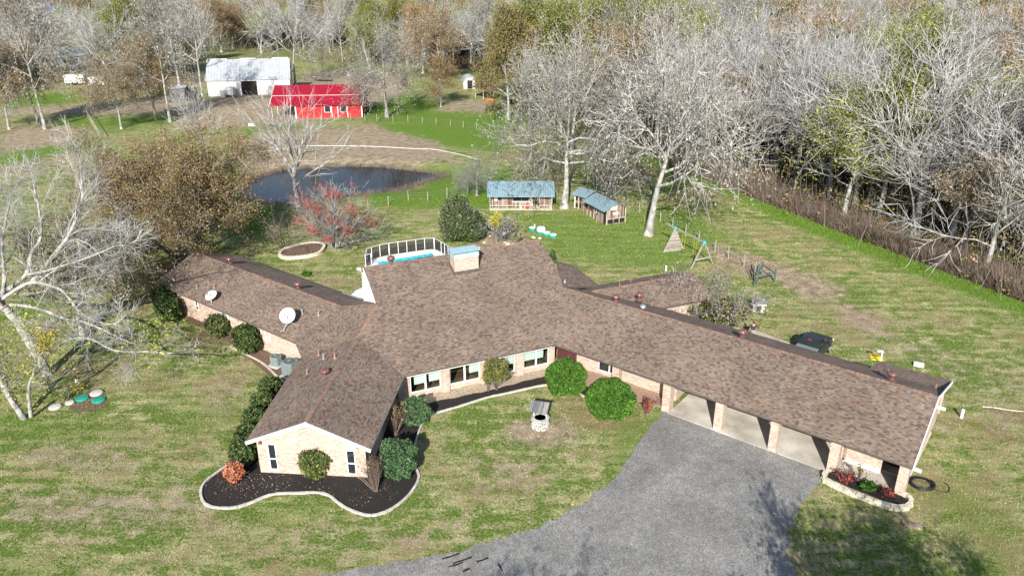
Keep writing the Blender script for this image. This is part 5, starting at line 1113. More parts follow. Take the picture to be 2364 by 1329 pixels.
# wishing well
o = thing('wishing_well', 1247, 984, 'small round stone wishing well with a tilted grey board roof on the front lawn', 'wishing well', R(-15))
mb = MB(); rn = random.Random(3)
for row in range(4):
    for k in range(12):
        t = (k + .5 * (row % 2)) * math.pi / 6; r = .52 - row * .02 + rn.uniform(-.015, .02); mb.box((math.cos(t) * r, math.sin(t) * r, .09 + row * .165), (.17, .25, .15), t)
mb.build('stone_wall', M['peel'], o); MB().lathe((0, 0, 0), [(.44, 0), (.44, .4)], 16).build('dark_inside', M['dark'], o)
mb = MB(); mb.lathe((0, 0, .68), [(.6, 0), (.62, .07), (.42, .08), (.42, 0)], 16); mb.build('rim', M['peel'], o)
for s_ in (-1, 1): MB().bar((s_ * .42, 0, .5), (s_ * .42, 0, 1.75), .09).build('post', M['lumber'], o)
MB().tube([(-.5, 0, 1.3), (.5, 0, 1.3)], .05, 8).build('winch', M['lumber'], o)
for s_ in (-1, 1):
    MB().hull([(-.62, 0, 1.9), (.62, 0, 1.9), (.62, s_ * .68, 1.45), (-.62, s_ * .68, 1.45)][::s_], [(-.62, 0, 1.94), (.62, 0, 1.94), (.62, s_ * .7, 1.5), (-.62, s_ * .7, 1.5)][::s_]).build('roof_slope', M['greyplank'], o)
MB().lathe((0, .1, .95), [(.1, 0), (.13, .22), (.12, .22)], 12).build('bucket', M['galv'], o)
# pool with deck, cover roll and mesh fence
sheet('pool_deck', [(842, 618), (850, 608), (862, 600), (880, 594), (920, 586.5), (980, 578), (1004, 577), (1030, 586), (1062, 602), (1070, 625), (980, 650), (870, 640)], .05, M['deck'], 0., 1)
pw = smoothline([G(x, y) for x, y in [(875, 612), (920, 603), (990, 592), (1025, 597), (1020, 612), (960, 625), (880, 628)]], 5, True); tag(MB().poly([(p.x, p.y, .058) for p in pw][::-1]).build('pool_water', M['water']), kind='structure')
a = G(874, 608, .25); b = G(997, 588, .25); tag(MB().tube([a.lerp(b, k / 14) for k in range(15)], [.16 + .02 * math.sin(k * 2.3) for k in range(15)], 12).build('pool_cover_roll', M['poolblue']), 'rolled teal pool cover lying along the pool', 'pool cover')
pf = thing('pool_fence', 940, 583, 'curved white posted black mesh fence around the pool deck', 'fence')
PFp = [(858, 612), (845, 616), (848, 601), (859, 597), (878, 591.5), (899, 587.5), (920, 584.5), (940, 582), (961, 579), (981, 576), (1003, 575), (1019, 584), (1027, 589), (1035, 594), (1043, 600), (1052, 606)]
for k, (x, y) in enumerate(PFp):
    p = G(x, y); big = k in (5, 10); MB().bar(p, p + Vector((0, 0, 1.28)), .09 if big else .05).build('fence_post', M['white'], pf, world=True)
mb = MB(); ms = MB()
for (x0, y0), (x1, y1) in zip(PFp[:-1], PFp[1:]):
    a = G(x0, y0); b = G(x1, y1); z_ = Vector((0, 0, 1.27)); mb.bar(a + z_, b + z_, .035)
    ms.hull([a, b, b + Vector((.006, .01, 0)), a + Vector((.006, .01, 0))], [a + z_, b + z_, b + z_ + Vector((.006, .01, 0)), a + z_ + Vector((.006, .01, 0))])
mb.build('top_rail', M['white'], pf, world=True)
m, n, l, bs = nodes('see_through_mesh'); bs.inputs['Base Color'].default_value = (.03, .03, .035, 1); ou = n['Material Output']; tr = n.new('ShaderNodeBsdfTransparent'); mx = n.new('ShaderNodeMixShader'); mx.inputs[0].default_value = .42; l.new(tr.outputs[0], mx.inputs[1]); l.new(bs.outputs[0], mx.inputs[2]); l.new(mx.outputs[0], ou.inputs[0])
ms.build('mesh_panel', m, pf, world=True)
tag(MB().tube([G(857, 604, .1), G(862, 600, .1), G(872, 600, .15), G(866, 606, .12), G(875, 605, .1)], .02, 6).build('pool_handrail', M['galv']), 'thin metal handrail lying at the near corner of the pool deck', 'handrail')
sheet('concrete_path', [(800, 690), (820, 672), (836, 664), (845, 640), (870, 640), (880, 700), (840, 710)], .03, M['deck'], 0., 1, sm=False)
sheet('concrete_path', [(1555, 735), (1740, 762), (1760, 768), (1900, 820), (2010, 850), (2060, 870), (2000, 880), (1880, 835), (1640, 770)], .03, M['concrete'], 0.02, 1, sm=False)
# pickup truck
tp = G(1866, 824); o = empty('pickup_truck', tp + Vector((0, 0, 0)), R(50 - 90), 'dark charcoal pickup truck with a silver bed cover parked behind the right wing', 'truck')
def loft(mb, secs, m=0):
    for a, b in zip(secs[:-1], secs[1:]):
        n_ = len(a)
        for k in range(n_): mb.poly([a[k], a[(k + 1) % n_], b[(k + 1) % n_], b[k]], m)
    mb.poly(secs[0][::-1], m); mb.poly(secs[-1], m)
def sec(y, w, z0, z1, ch_=.12): return [Vector((-w, y, z0)), Vector((w, y, z0)), Vector((w + .02, y, (z0 + z1) / 2)), Vector((w - ch_ * .4, y, z1 - .02)), Vector((w - ch_, y, z1)), Vector((-w + ch_, y, z1)), Vector((-w + ch_ * .4, y, z1 - .02)), Vector((-w - .02, y, (z0 + z1) / 2))]
mb = MB(); loft(mb, [sec(-2.85, .93, .5, 1.12), sec(-2.8, .97, .45, 1.2), sec(-.6, .99, .42, 1.22), sec(1.3, .99, .42, 1.22), sec(1.4, .98, .42, 1.2), sec(2.6, .93, .48, 1.12), sec(2.8, .85, .55, 1.0)]); mb.build('body', M['carpaint'], o)
mb = MB(); loft(mb, [sec(-.5, .86, 1.2, 1.25, .1), sec(-.35, .8, 1.2, 1.74, .18), sec(-.12, .77, 1.2, 1.84, .2), sec(.7, .77, 1.2, 1.86, .2), sec(.95, .79, 1.2, 1.8, .2), sec(1.55, .86, 1.2, 1.26, .1)]); mb.build('cab', M['carpaint'], o)
MB().hull([(-.84, -2.8, 1.2), (.84, -2.8, 1.2), (.84, -.53, 1.22), (-.84, -.53, 1.22)], [(-.82, -2.78, 1.26), (.82, -2.78, 1.26), (.82, -.53, 1.28), (-.82, -.53, 1.28)]).build('bed_cover', M['carsilver'], o)
MB().hull([(-.66, -.5, 1.3), (.66, -.5, 1.3), (.6, -.375, 1.68), (-.6, -.375, 1.68)], [(-.66, -.52, 1.3), (.66, -.52, 1.3), (.6, -.4, 1.69), (-.6, -.4, 1.69)]).build('rear_window', M['glass'], o)
MB().hull([(-.7, 1.49, 1.32), (.7, 1.49, 1.32), (.62, 1.02, 1.74), (-.62, 1.02, 1.74)], [(-.7, 1.52, 1.33), (.7, 1.52, 1.33), (.62, 1.05, 1.76), (-.62, 1.05, 1.76)]).build('windshield', M['glass'], o)
for s_ in (-1, 1):
    MB().hull([(s_ * .835, -.3, 1.3), (s_ * .845, 1.25, 1.3), (s_ * .78, .85, 1.7), (s_ * .78, -.2, 1.7)], [(s_ * .865, -.3, 1.3), (s_ * .875, 1.25, 1.3), (s_ * .81, .85, 1.71), (s_ * .81, -.2, 1.71)]).build('side_window', M['glass'], o)
    MB().box((s_ * 1.1, 1.05, 1.3), (.2, .1, .2)).build('wing_mirror', M['carpaint'], o)
    MB().box((s_ * .88, -2.86, .95), (.12, .05, .36)).build('tail_light', M['redlens'], o)
    MB().box((s_ * .78, 2.78, .85), (.3, .1, .16)).build('headlight', M['white'], o)
    for y_ in (-1.75, 1.85):
        ax = Matrix.Rotation(R(90), 3, 'Y'); w_ = MB().lathe((s_ * .88, y_, .39), [(.39, -.13), (.39, .13), (.25, .14)], 20, axis=ax).build('wheel', M['black'], o)
        MB().lathe((s_ * .9, y_, .39), [(.23, -.14), (.23, .14), (.06, .16)], 14, axis=ax).build('rim', M['galv'], w_)
MB().box((0, -.34, 1.8), (.3, .06, .06)).build('brake_light', M['redlens'], o)
MB().box((0, -2.92, .55), (1.8, .14, .2)).build('rear_bumper', M['galv'], o); MB().box((0, 2.83, .55), (1.8, .16, .22)).build('front_bumper', M['galv'], o)
o.scale = (.97, .97, .92)
# person
o = thing('person', 1735, 786, 'person seen from behind walking in a dark grey shirt and patterned shorts', 'person', R(8))
def skinmesh(name, J, E_, parent, m, root=0, sub=2):
    me = bpy.data.meshes.new(name); me.from_pydata([j[:3] for j in J], E_, []); ob = bpy.data.objects.new(name, me); COL.objects.link(ob); adopt(ob, parent); me.materials.append(m)
    md = ob.modifiers.new('skin', 'SKIN'); md.use_smooth_shade = True
    for i, j in enumerate(J): me.skin_vertices[0].data[i].radius = (j[3], j[4] if len(j) > 4 else j[3]); me.skin_vertices[0].data[i].use_root = (i == root)
    ob.modifiers.new('sub', 'SUBSURF').render_levels = sub; return ob
J = [(0, 0, .93, .15, .11), (0, 0, 1.15, .14, .1), (0, 0, 1.35, .17, .11), (0, .01, 1.47, .06), (0, .02, 1.55, .05), (0, .03, 1.62, .075, .085), (0, .02, 1.7, .07, .08),
     (.2, 0, 1.42, .06), (.27, -.02, 1.14, .045), (.3, .06, .9, .032), (.31, .1, .83, .03), (-.2, 0, 1.42, .06), (-.28, -.04, 1.14, .045), (-.33, .0, .9, .032), (-.34, .04, .83, .03),
     (.1, 0, .86, .095), (.11, .08, .5, .065), (.11, .0, .1, .04), (.11, .16, .04, .035), (-.1, 0, .86, .095), (-.11, -.04, .5, .065), (-.11, -.18, .12, .04), (-.11, -.04, .04, .035)]
E_ = [(0, 1), (1, 2), (2, 3), (3, 4), (4, 5), (5, 6), (2, 7), (7, 8), (8, 9), (9, 10), (2, 11), (11, 12), (12, 13), (13, 14), (0, 15), (15, 16), (16, 17), (17, 18), (0, 19), (19, 20), (20, 21), (21, 22)]
for s_, hi in ((1, 10), (-1, 14)):
    for f_ in range(5):
        b0 = len(J); hx, hy, hz = J[hi][:3]; J.append((hx + s_ * (.0 if f_ else .0), hy + (.035 - f_ * .018), hz - .045 - (0.0 if f_ else -.02), .0095)); J.append((hx - s_ * .012, hy + (.04 - f_ * .018) + (.02 if f_ == 0 else 0), hz - .095 + (.025 if f_ in (0, 4) else 0), .0085)); E_ += [(hi, b0), (b0, b0 + 1)]
skinmesh('body', J, E_, o, M['skin'])
skinmesh('shirt', [(0, 0, .9, .185, .14), (0, 0, 1.15, .175, .13), (0, 0, 1.36, .2, .135), (0, .01, 1.45, .09), (.21, 0, 1.41, .085), (.26, -.02, 1.2, .075), (-.21, 0, 1.41, .085), (-.27, -.03, 1.2, .075)], [(0, 1), (1, 2), (2, 3), (2, 4), (4, 5), (2, 6), (6, 7)], o, M['shirt'])
skinmesh('shorts', [(0, 0, .92, .17, .13), (.1, 0, .82, .125), (.11, .05, .58, .11), (-.1, 0, .82, .125), (-.11, -.03, .58, .11)], [(0, 1), (1, 2), (0, 3), (3, 4)], o, M['shorts'])
MB().lathe((0, .01, 1.62), [(.06, -.06), (.09, -.02), (.1, .04), (.09, .1), (.04, .14), (.01, .145)], 14, sy=1.15).build('hair', M['hair'], o, smooth=True)
# dog house, white pipes, tap, hoses
o = thing('dog_house', 1748, 716, 'small white peeling dog house with a grey lean roof on the back lawn', 'dog house', R(-5))
MB().hull([(-.5, -.4, 0), (.5, -.4, 0), (.5, .45, 0), (-.5, .45, 0)], [(-.5, -.4, .78), (.5, -.4, .78), (.5, .45, .95), (-.5, .45, .95)]).build('walls', M['peel'], o)
MB().hull([(-.6, -.52, .76), (.6, -.52, .76), (.6, .1, 1.08), (-.6, .1, 1.08)], [(-.6, -.54, .8), (.6, -.54, .8), (.6, .1, 1.13), (-.6, .1, 1.13)]).hull([(-.6, .1, 1.08), (.6, .1, 1.08), (.6, .6, .92), (-.6, .6, .92)], [(-.6, .1, 1.13), (.6, .1, 1.13), (.6, .6, .96), (-.6, .6, .96)]).build('roof', M['shinglegrey'], o)
MB().bar((-.6, -.55, .76), (.6, -.55, .76), .04, .1).build('eave_board', M['white'], o); MB().box((.0, -.41, .3), (.36, .02, .5)).build('doorway', M['dark'], o)
for px, py, h, lb in ((1537, 625, .55, 'short white pipe standing in the grass behind the back wing'), (2219, 964, .65, 'short white pipe standing in the grass at the right of the carport gable')): tag(MB().tube([G(px, py), G(px, py) + Vector((0, 0, h))], .1, 12).build('white_pipe', M['white']), lb, 'pipe')
o = thing('yard_hydrant', 2031, 842, 'white yard hydrant post with a pale handle beside the yellow hose', 'hydrant'); MB().tube([(0, 0, 0), (0, 0, 1.25)], .05, 8).build('post', M['white'], o); MB().bar((-.4, 0, 1.2), (.05, 0, 1.2), .12, .1).build('handle', M['white'], o)
rn = random.Random(5); pts = []
for k in range(40): t = k * .8; pts.append(G(2024 + 13 * math.cos(t) + k * .25 - 4, 826 + 4 * math.sin(t * 1.3) + k * .06, .05))
pts = [G(2005, 812, .05), G(2012, 818, .05), G(2020, 815, .05)] + pts; tag(MB().tube(smoothline(pts, 3), .03, 5).build('yellow_hose', M['yellow']), 'tangled yellow hose lying on the grass behind the right wing', 'hose')
c = G(2128, 1118, .03); pts = []
for k in range(90): t = k * .5; r = .62 + .07 * math.sin(k * .37); pts.append(c + Vector((r * math.cos(t) * 1.05, r * math.sin(t) * .95, .02 + .0016 * k)))
pts = [G(2099, 1098, .3), G(2104, 1106, .05)] + pts + [G(x, y, .03) for x, y in ((2150, 1122), (2165, 1132), (2180, 1136), (2190, 1134), (2192, 1125), (2188, 1118), (2178, 1113))]
tag(MB().tube(pts, .026, 5).build('garden_hose', M['black']), 'coiled black garden hose on the grass beside the right porch pier', 'hose')
tag(MB().tube(smoothline([G(x, y, .03) for x, y in ((2268, 938), (2300, 941), (2330, 946), (2370, 950))], 4), .025, 5).build('pale_hose', M['hosewhite']), 'pale thin hose running off across the right lawn', 'hose')
tag(MB().box(G(2121, 841, .12), (.7, .45, .2), R(-25)).build('white_box', M['white']), 'flat white box on the dark grass behind the right wing end', 'box')
mb = MB(); mb.box(G(2106, 1211, .07), (1.0, .32, .14), R(-28)); tag(mb.build('old_timber', M['oldplank']), 'short weathered timber lying below the stone planter', 'timber')
# septic lids and left garden discs
for px, py, r, h, t, lb in ((1229, 531, .42, .28, 'greenlid', 'leftmost green septic lid beside a short white pipe'), (1262, 543, .45, .3, 'greenlid', 'green septic lid with a white top just right of the taller one'), (1277, 547, .45, .25, 'greenlid', 'rightmost green septic lid nearest the roof')):
    o = thing('septic_lid', px, py, lb, 'septic lid', group='septic lids behind the house'); MB().lathe((0, 0, 0), [(r, 0), (r, h), (r * .95, h + .03)], 20).build('riser', M['greenlid'], o); MB().lathe((0, 0, h + .032), [(r * .9, 0), (r * .85, .05), (.02, .07)], 20).build('lid', M['white'], o)
o = thing('septic_lid', 1249, 538, 'tallest white domed septic tank lid among the green ones', 'septic lid', group='septic lids behind the house'); MB().lathe((0, 0, 0), [(.5, 0), (.5, .3)], 20).build('riser', M['greenlid'], o); MB().lathe((0, 0, .302), [(.5, 0), (.5, .3), (.42, .42), (.1, .5)], 20).build('lid', M['white'], o)
tag(MB().tube([G(1234, 532), G(1234, 532) + Vector((0, 0, .75))], .08, 10).build('vent_pipe', M['white']), 'short white vent pipe beside the leftmost green septic lid', 'pipe')
for px, py, r, mm, lb in ((190, 921, .45, 'greenlid', 'green disc left of the other green disc in the small left bed'), (228, 925, .45, 'greenlid', 'green disc nearest the open lawn in the small left bed'), (223, 909, .45, 'curb', 'pale concrete disc behind the two green discs'), (128, 941, .42, 'curb', 'pale round stepping disc nearest the forked tree'), (162, 931, .3, 'curb', 'small pale stone between the green discs and the stepping disc')):
    o = empty('garden_disc', G(px, py), 0, lb, 'garden disc', 'round discs in the left bed'); MB().lathe((0, 0, .1), [(r * .9, -.1), (r, -.04), (r, 0), (r * .85, .05), (.02, .09)], 20).build('top', M[mm], o)
o = thing('cat_statue', 184, 896, 'small cream animal statue on the left garden bed', 'statue'); MB().lathe((0, 0, 0), [(.16, 0), (.2, .12), (.15, .35), (.11, .5), (.06, .55)], 12).build('body', M['stone'], o); mb = MB().lathe((-.04, -.06, .6), [(.03, -.1), (.11, -.04), (.12, .04), (.05, .12)], 12)
for s_ in (-1, 1): mb.lathe((-.04 + s_ * .06, -.06, .69), [(.045, 0), (.01, .12)], 5)
mb.build('head', M['stone'], o)
canes('yellow_leaf_plant', 180, 905, .5, .9, 30, 'low yellow leafed plants around the statue in the left bed', 'gtwig', 'yel', 260, ls=.08); canes('yellow_leaf_plant', 150, 925, .6, .8, 26, 'low olive yellow plant between the statue and the stepping disc', 'gtwig', 'lime', 300, ls=.08)
# swing set
o = empty('swing_set', G(1600, 600), 0, 'wooden swing frame with teal brackets and a boarded triangular end', 'swing set')
a1, a2 = G(1532, 582), G(1577, 577); b1, b2 = G(1595, 620), G(1645, 609); ta = (a1 + a2) / 2 + Vector((0, 0, 2.6)); tb = (b1 + b2) / 2 + Vector((0, 0, 2.6)); ext = (ta - tb).normalized()
for q, t in ((a1, ta), (a2, ta), (b1, tb), (b2, tb)): MB().bar(q, t, .11).build('leg', M['post'], o, world=True)
MB().bar(ta + ext * 1.6, tb - ext * .15, .11, .15).build('top_beam', M['post'], o, world=True)
MB().bar(b1.lerp(tb, .32), b2.lerp(tb, .32), .06, .13).build('crossbar', M['post'], o, world=True)
for t in (ta, tb): MB().box(t, (.26, .3, .26)).build('bracket', M['tealpl'], o, world=True)
nn = (a2 - a1).cross(Vector((0, 0, 1))).normalized() * .03; MB().hull([a1 - nn, a2 - nn, ta - nn], [a1 + nn, a2 + nn, ta + nn]).build('board_panel', M['stand'], o, world=True)
for f_ in (.32, .72):
    c = ta.lerp(tb, f_); mb = MB()
    for s_ in (-.22, .22): mb.tube([c + ext * s_, c + ext * s_ * .9 + Vector((0, 0, -1.9))], .011, 5)
    mb.build('swing_rope', M['yellow'], o, world=True); MB().bar(c + ext * .25 + Vector((0, 0, -1.92)), c - ext * .25 + Vector((0, 0, -1.92)), .18, .04).build('swing_seat', M['black'], o, world=True)
# fences
def fence(name, px, h, label, post='post', wires=(.35, .75, 1.1), r=.06, z=0):
    P = [G(x, y) for x, y in px]; o = empty(name, P[0], 0, label, 'fence')
    for p in P: MB().tube([p - Vector((0, 0, .1)), p + Vector((random.Random(int(p.x * 9)).uniform(-.05, .05), 0, h))], [r, r * .85], 7).build('fence_post', M[post], o, world=True)
    mb = MB()
    for a, b in zip(P[:-1], P[1:]):
        for w_ in wires: mb.tube([a + Vector((0, 0, w_)), b + Vector((0, 0, w_))], .012, 3)
    mb.build('wire_strands', M['wire'], o, world=True); return o
fence('pasture_fence', [(-25, 410), (17, 399), (58, 388), (93, 377), (133, 368), (170, 358), (206, 348), (243, 340), (290, 330), (340, 322)], 1.35, 'wire pasture fence with pale posts along the dirt track at the far left')
fence('pasture_fence', [(470, 298), (527, 293), (562, 291), (597, 287), (640, 284), (700, 282), (742, 281), (773, 279), (810, 277), (843, 278), (870, 279), (908, 281), (942, 281), (975, 285), (1007, 288), (1040, 291), (1070, 295), (1100, 298), (1130, 300), (1165, 304)], 1.3, 'wire pasture fence running in front of the red barn')
fence('yard_fence', [(800, 490), (850, 482), (897, 475), (943, 463), (988, 465), (1032, 455), (1080, 447), (1125, 445)], 1.3, 'wire fence between the pond and the back lawn')
fence('yard_fence', [(1440, 478), (1475, 492), (1524, 511), (1552, 526), (1582, 543), (1613, 558), (1650, 581), (1681, 597), (1717, 615), (1742, 632)], 1.35, 'wire fence with thin posts descending the back lawn past the swing frame')
fence('woodland_fence', [(700, 188), (740, 186), (786, 178), (810, 178), (860, 182)], 1.4, 'wire fence behind the red barn near the small wooden platform')
for px, py, h, lb in ((1120, 452, 1.2, 0),): pass
o = empty('plank_fence', G(218, 300), 0, 'short row of close set pale posts beside the metal gate', 'fence')
for k in range(11):
    p = G(200 + k * 3.2, 266 + k * 5.4); MB().tube([p, p + Vector((0, 0, 1.45))], .06, 6).build('fence_post', M['post'], o, world=True)
MB().bar(G(200, 266, 0) + Vector((0, 0, 1.25)), G(232, 320, 0) + Vector((0, 0, 1.25)), .04, .1).build('rail', M['post'], o, world=True)
def gate(a, b, h, label, n=5, mm='dkpost', name='metal_gate'):
    o = empty(name, a, 0, label, 'gate'); mb = MB(); up = Vector((0, 0, 1))
    mb.tube([a + up * .25, a + up * h], .035, 6); mb.tube([b + up * .25, b + up * h], .035, 6); mid = (a + b) / 2; mb.tube([mid + up * .25, mid + up * h], .025, 6); mb.build('gate_frame', M[mm], o, world=True)
    for k in range(n): z_ = .25 + (h - .25) * k / (n - 1); MB().tube([a + up * z_, b + up * z_], .03, 6).build('gate_bar', M[mm], o, world=True)
    return o
gate(G(188, 321), G(232, 325), 1.4, 'open metal tube gate at the end of the short row of pale posts', 4)
gate(G(1732, 640), G(1742, 662), 1.5, 'dark green tube gate standing open beside the green corner posts')
o = empty('corner_brace', G(1747, 655), 0, 'dark green wooden fence corner with a tall post and braces', 'fence')
c0, c1_, c2_ = G(1746, 657), G(1787, 651), G(1757, 634)
for p, h in ((c0, 2.1), (c1_, 1.35), (c2_, 1.35)): MB().tube([p, p + Vector((0, 0, h))], .09, 7).build('post', M['dkpost'], o, world=True)
MB().bar(c0 + Vector((0, 0, .75)), c1_ + Vector((0, 0, .95)), .1).build('brace', M['dkpost'], o, world=True); MB().bar(c2_ + Vector((0, 0, 1.1)), c1_ + Vector((0, 0, .9)), .1).build('brace', M['dkpost'], o, world=True); MB().bar(c2_ + Vector((0, 0, 1.0)), c0 + Vector((0, 0, .9)), .1).build('brace', M['dkpost'], o, world=True)
# utility pole
o = thing('utility_pole', 308, 668, 'dark wooden utility pole with a grey transformer behind the left wing', 'utility pole'); ph_ = HGT(308, 668, 487)
tpx = (AT(273, 487, G(308, 668).y) - G(308, 668)); 
MB().tube([(0, 0, 0), (tpx.x * .1, 0, ph_)], [.17, .12], 10).build('pole', M['dkbark'], o)
MB().lathe((.45, -.1, ph_ - 1.9), [(.3, 0), (.32, .05), (.32, .85), (.34, .87), (.3, .95), (.05, 1.0)], 16).build('transformer', M['galv'], o)
MB().bar((-.15, 0, ph_ - 3.2), (-.6, 0, ph_ - 3.2), .06).build('bracket', M['galv'], o); MB().lathe((-.65, 0, ph_ - 3.4), [(.12, 0), (.2, .1), (.12, .3)], 10).build('lamp', M['galv'], o)
MB().bar((-.5, 0, ph_ - .3), (.6, 0, ph_ - .3), .1).build('crossarm', M['dkbark'], o)
for s_ in (-.45, .1, .5): MB().lathe((s_, 0, ph_ - .25), [(.04, 0), (.06, .08), (.02, .18)], 8).build('insulator', M['galv'], o)
S = []
for k in range(2600):
    i_ = rng.integers(0, len(POND)); a_ = np.array(POND[i_]); b_ = np.array(POND[(i_ + 1) % len(POND)]); q_ = a_ + (b_ - a_) * rng.random() + rng.normal(size=2) * .45; h_ = rng.uniform(.25, .75); d_ = rng.normal(size=2) * .15
    S.append((*q_, -.6, *(q_ + d_), -.5 + h_, .025, .008))
V, F = segmesh(S, 3); tag(npmesh('pond_reeds', V, F, M['btwig']), 'short dry reeds and weeds around the rim of the pond', 'reeds', kind='stuff')
# hose by the pond, small white box, cabins
tag(MB().tube(smoothline([G(x, y, .12) for x, y in ((570, 352), (600, 350), (650, 345), (700, 337), (800, 337), (880, 339), (950, 343), (1000, 345), (1050, 354), (1100, 367))], 5), .05, 6).build('white_pipe_line', M['hosewhite']), 'long white pipe lying across the far bank of the pond', 'pipe')
tag(MB().box(G(581, 288, .35), (1.1, .4, .5)).build('white_trough', M['white']), 'small white box beside the pasture fence left of the red barn', 'trough')
def gable(name, a, b, depth, hw, hr, label, cat, wm, rm, over=.4, oe=.3, front_out=0., th=.06):
    """gabled building: a, b front corners (plan), roof ridge parallel to the front"""
    o = empty(name, a, 0, label, cat); d = (b - a).normalized(); n_ = Vector((-d.y, d.x, 0)); L = (b - a).length; Zv = Vector((0, 0, 1))
    P = lambda s, t, z: a + d * s + n_ * t + Zv * z
    mb = MB(); e0 = [P(0, 0, 0), P(0, depth, 0), P(0, depth, hw), P(0, depth / 2, hr - .04), P(0, 0, hw)]; e1 = [p + d * L for p in e0]
    mb.hull(e0, e1); mb.build('walls', M[wm], o, world=True); k = (hr - hw) / (depth / 2)
    for t0, t1, z0 in ((-over - front_out, depth / 2, hw - k * (over + front_out)), (depth + over, depth / 2, hw - k * over)):
        q = [P(-oe, t0, z0 + .02), P(L + oe, t0, z0 + .02), P(L + oe, t1, hr + .02), P(-oe, t1, hr + .02)]
        if t0 > t1: q = q[::-1]
        MB().hull(q, [p + Zv * th for p in q]).build('roof', M[rm], o, world=True)
    return o, P, L
def onbox(o, P, s0, s1, z0, z1, name, mm, out=.03, t=0., dep=.04): 
    q = [P(s0, t - out, z0), P(s1, t - out, z0), P(s1, t - out + dep, z0), P(s0, t - out + dep, z0)]; r = [P(s0, t - out, z1), P(s1, t - out, z1), P(s1, t - out + dep, z1), P(s0, t - out + dep, z1)]
    return MB().hull(q, r).build(name, M[mm], o, world=True)
def framed(o, P, s0, s1, z0, z1, mm='glass', fm='lumber', out=.05):
    f = onbox(o, P, s0, s1, z0, z1, 'window', fm, out, 0, .05); onbox_ = MB(); 
    q = [P(s0 + .08, -out - .01, z0 + .08), P(s1 - .08, -out - .01, z0 + .08), P(s1 - .08, -out, z0 + .08), P(s0 + .08, -out, z0 + .08)]; MB().hull(q, [Vector((p.x, p.y, z1 - .08)) for p in q]).build('pane', M[mm], f, world=True)
a = G(1131, 481); b = G(1274, 481); o, P, L = gable('boarded_cabin', a, b, 3.6, 2.15, 3.0, 'long weathered board cabin with a blue metal roof and a low porch rail', 'cabin', 'oldplank', 'bluemetal', .35, .3, .6)
onbox(o, P, 2.9, 3.95, .95, 1.75, 'window', 'dark'); onbox(o, P, 3.05 + .95, 4.9, .95, 1.75, 'window', 'dark'); onbox(o, P, 5.45, 6.05, .55, 1.85, 'doorway', 'dark'); onbox(o, P, .55, .95, 1.0, 1.8, 'shutter', 'white'); onbox(o, P, 1.05, 1.45, 1.1, 1.75, 'window', 'dark')
onbox(o, P, 2.8, 5.0, .82, .94, 'window_sill', 'white', .07); onbox(o, P, 5.1, 5.4, .3, 1.9, 'door_frame', 'lumber', .05)
c = P(7.1, -.08, 1.65); MB().lathe(c, [(.01, -.02), (.28, -.02), (.28, .02), (.01, .02)], 8, axis=Matrix.Rotation(R(90), 3, 'X')).build('red_wall_sign', M['redlens'], o, world=True)
for s_ in (.05, 1.1, 2.2, 3.3, 4.4, 5.1, 6.2, 7.2, L - .05): MB().bar(P(s_, -.75, 0), P(s_, -.75, 1.95 if s_ in (.05, 5.1, 6.2, L - .05) else .62), .07).build('porch_post', M['lumber'], o, world=True)
MB().bar(P(0, -.75, .6), P(5.1, -.75, .6), .05, .07).build('porch_rail', M['lumber'], o, world=True); MB().bar(P(6.2, -.75, .6), P(L, -.75, .6), .05, .07).build('porch_rail', M['lumber'], o, world=True)
MB().hull([P(0, -.8, 0), P(L, -.8, 0), P(L, 0, 0), P(0, 0, 0)], [P(0, -.8, .1), P(L, -.8, .1), P(L, 0, .1), P(0, 0, .1)]).build('porch_floor', M['lumber'], o, world=True)
for s_, mm in ((3.9, 'white'), (4.7, 'redlens'), (6.0, 'lumber'), (7.6, 'peel')): tag(MB().lathe(P(s_, -.5, .1), [(.12, 0), (.16, .25), (.14, .3), (.08, .32)], 10).build('garden_pot', M[mm]), {'white': 'white pot on the cabin porch under the wide window', 'redlens': 'red pot on the cabin porch between the window and doorway', 'lumber': 'tan pot in front of the cabin doorway', 'peel': 'mottled pot at the right end of the cabin porch'}[mm], 'pot')
# gabled cabin: ridge runs away to the back right; its gable faces front right
a = G(1356, 496); b = G(1399, 519.5); o, P, L = gable('gabled_cabin', a, b, 2.6, 1.95, 2.55, 'small weathered board cabin with a blue gable roof beside the large flared trunk', 'cabin', 'oldplank', 'bluemetal', .25, .3, .3)
onbox(o, P, .35, 1.2, .8, 1.9, 'red_door', 'browndoor'); onbox(o, P, 1.7, 2.1, .8, 1.8, 'window', 'white'); onbox(o, P, 1.75, 2.05, .9, 1.7, 'pane', 'glass', .045); onbox(o, P, L - .5, L - .1, .1, 1.8, 'doorway', 'dark')
Pn = lambda s, t, z: P(L - t, s, z)
for s0, s1, z0, z1, mm in ((.5, 1.3, 1.75, 2.2, 'white'), (.9, 1.6, 1.15, 1.4, 'white'), (.2, .9, .12, .6, 'dark'), (1.05, 1.7, .12, .6, 'dark'), (1.85, 2.45, .12, .6, 'dark')):
    q = [P(L + .02, s0, z0), P(L + .05, s0, z0), P(L + .05, s1, z0), P(L + .02, s1, z0)]; MB().hull(q, [Vector((p.x, p.y, z1)) for p in q]).build('wall_panel' if mm == 'white' else 'vent_opening', M[mm], o, world=True)
MB().bar(P(L + .07, 0, .68), P(L + .07, 2.6, .68), .05, .07).build('rail', M['lumber'], o, world=True)
for t_ in (0, 2.6): MB().bar(P(L + .07, t_, 0), P(L + .07, t_, 1.95), .07).build('corner_post', M['lumber'], o, world=True)
for s_ in (.0, .8, 1.6, 2.4): MB().bar(P(s_, -.07, 0), P(s_, -.07, .7), .06).build('skirting_post', M['lumber'], o, world=True)
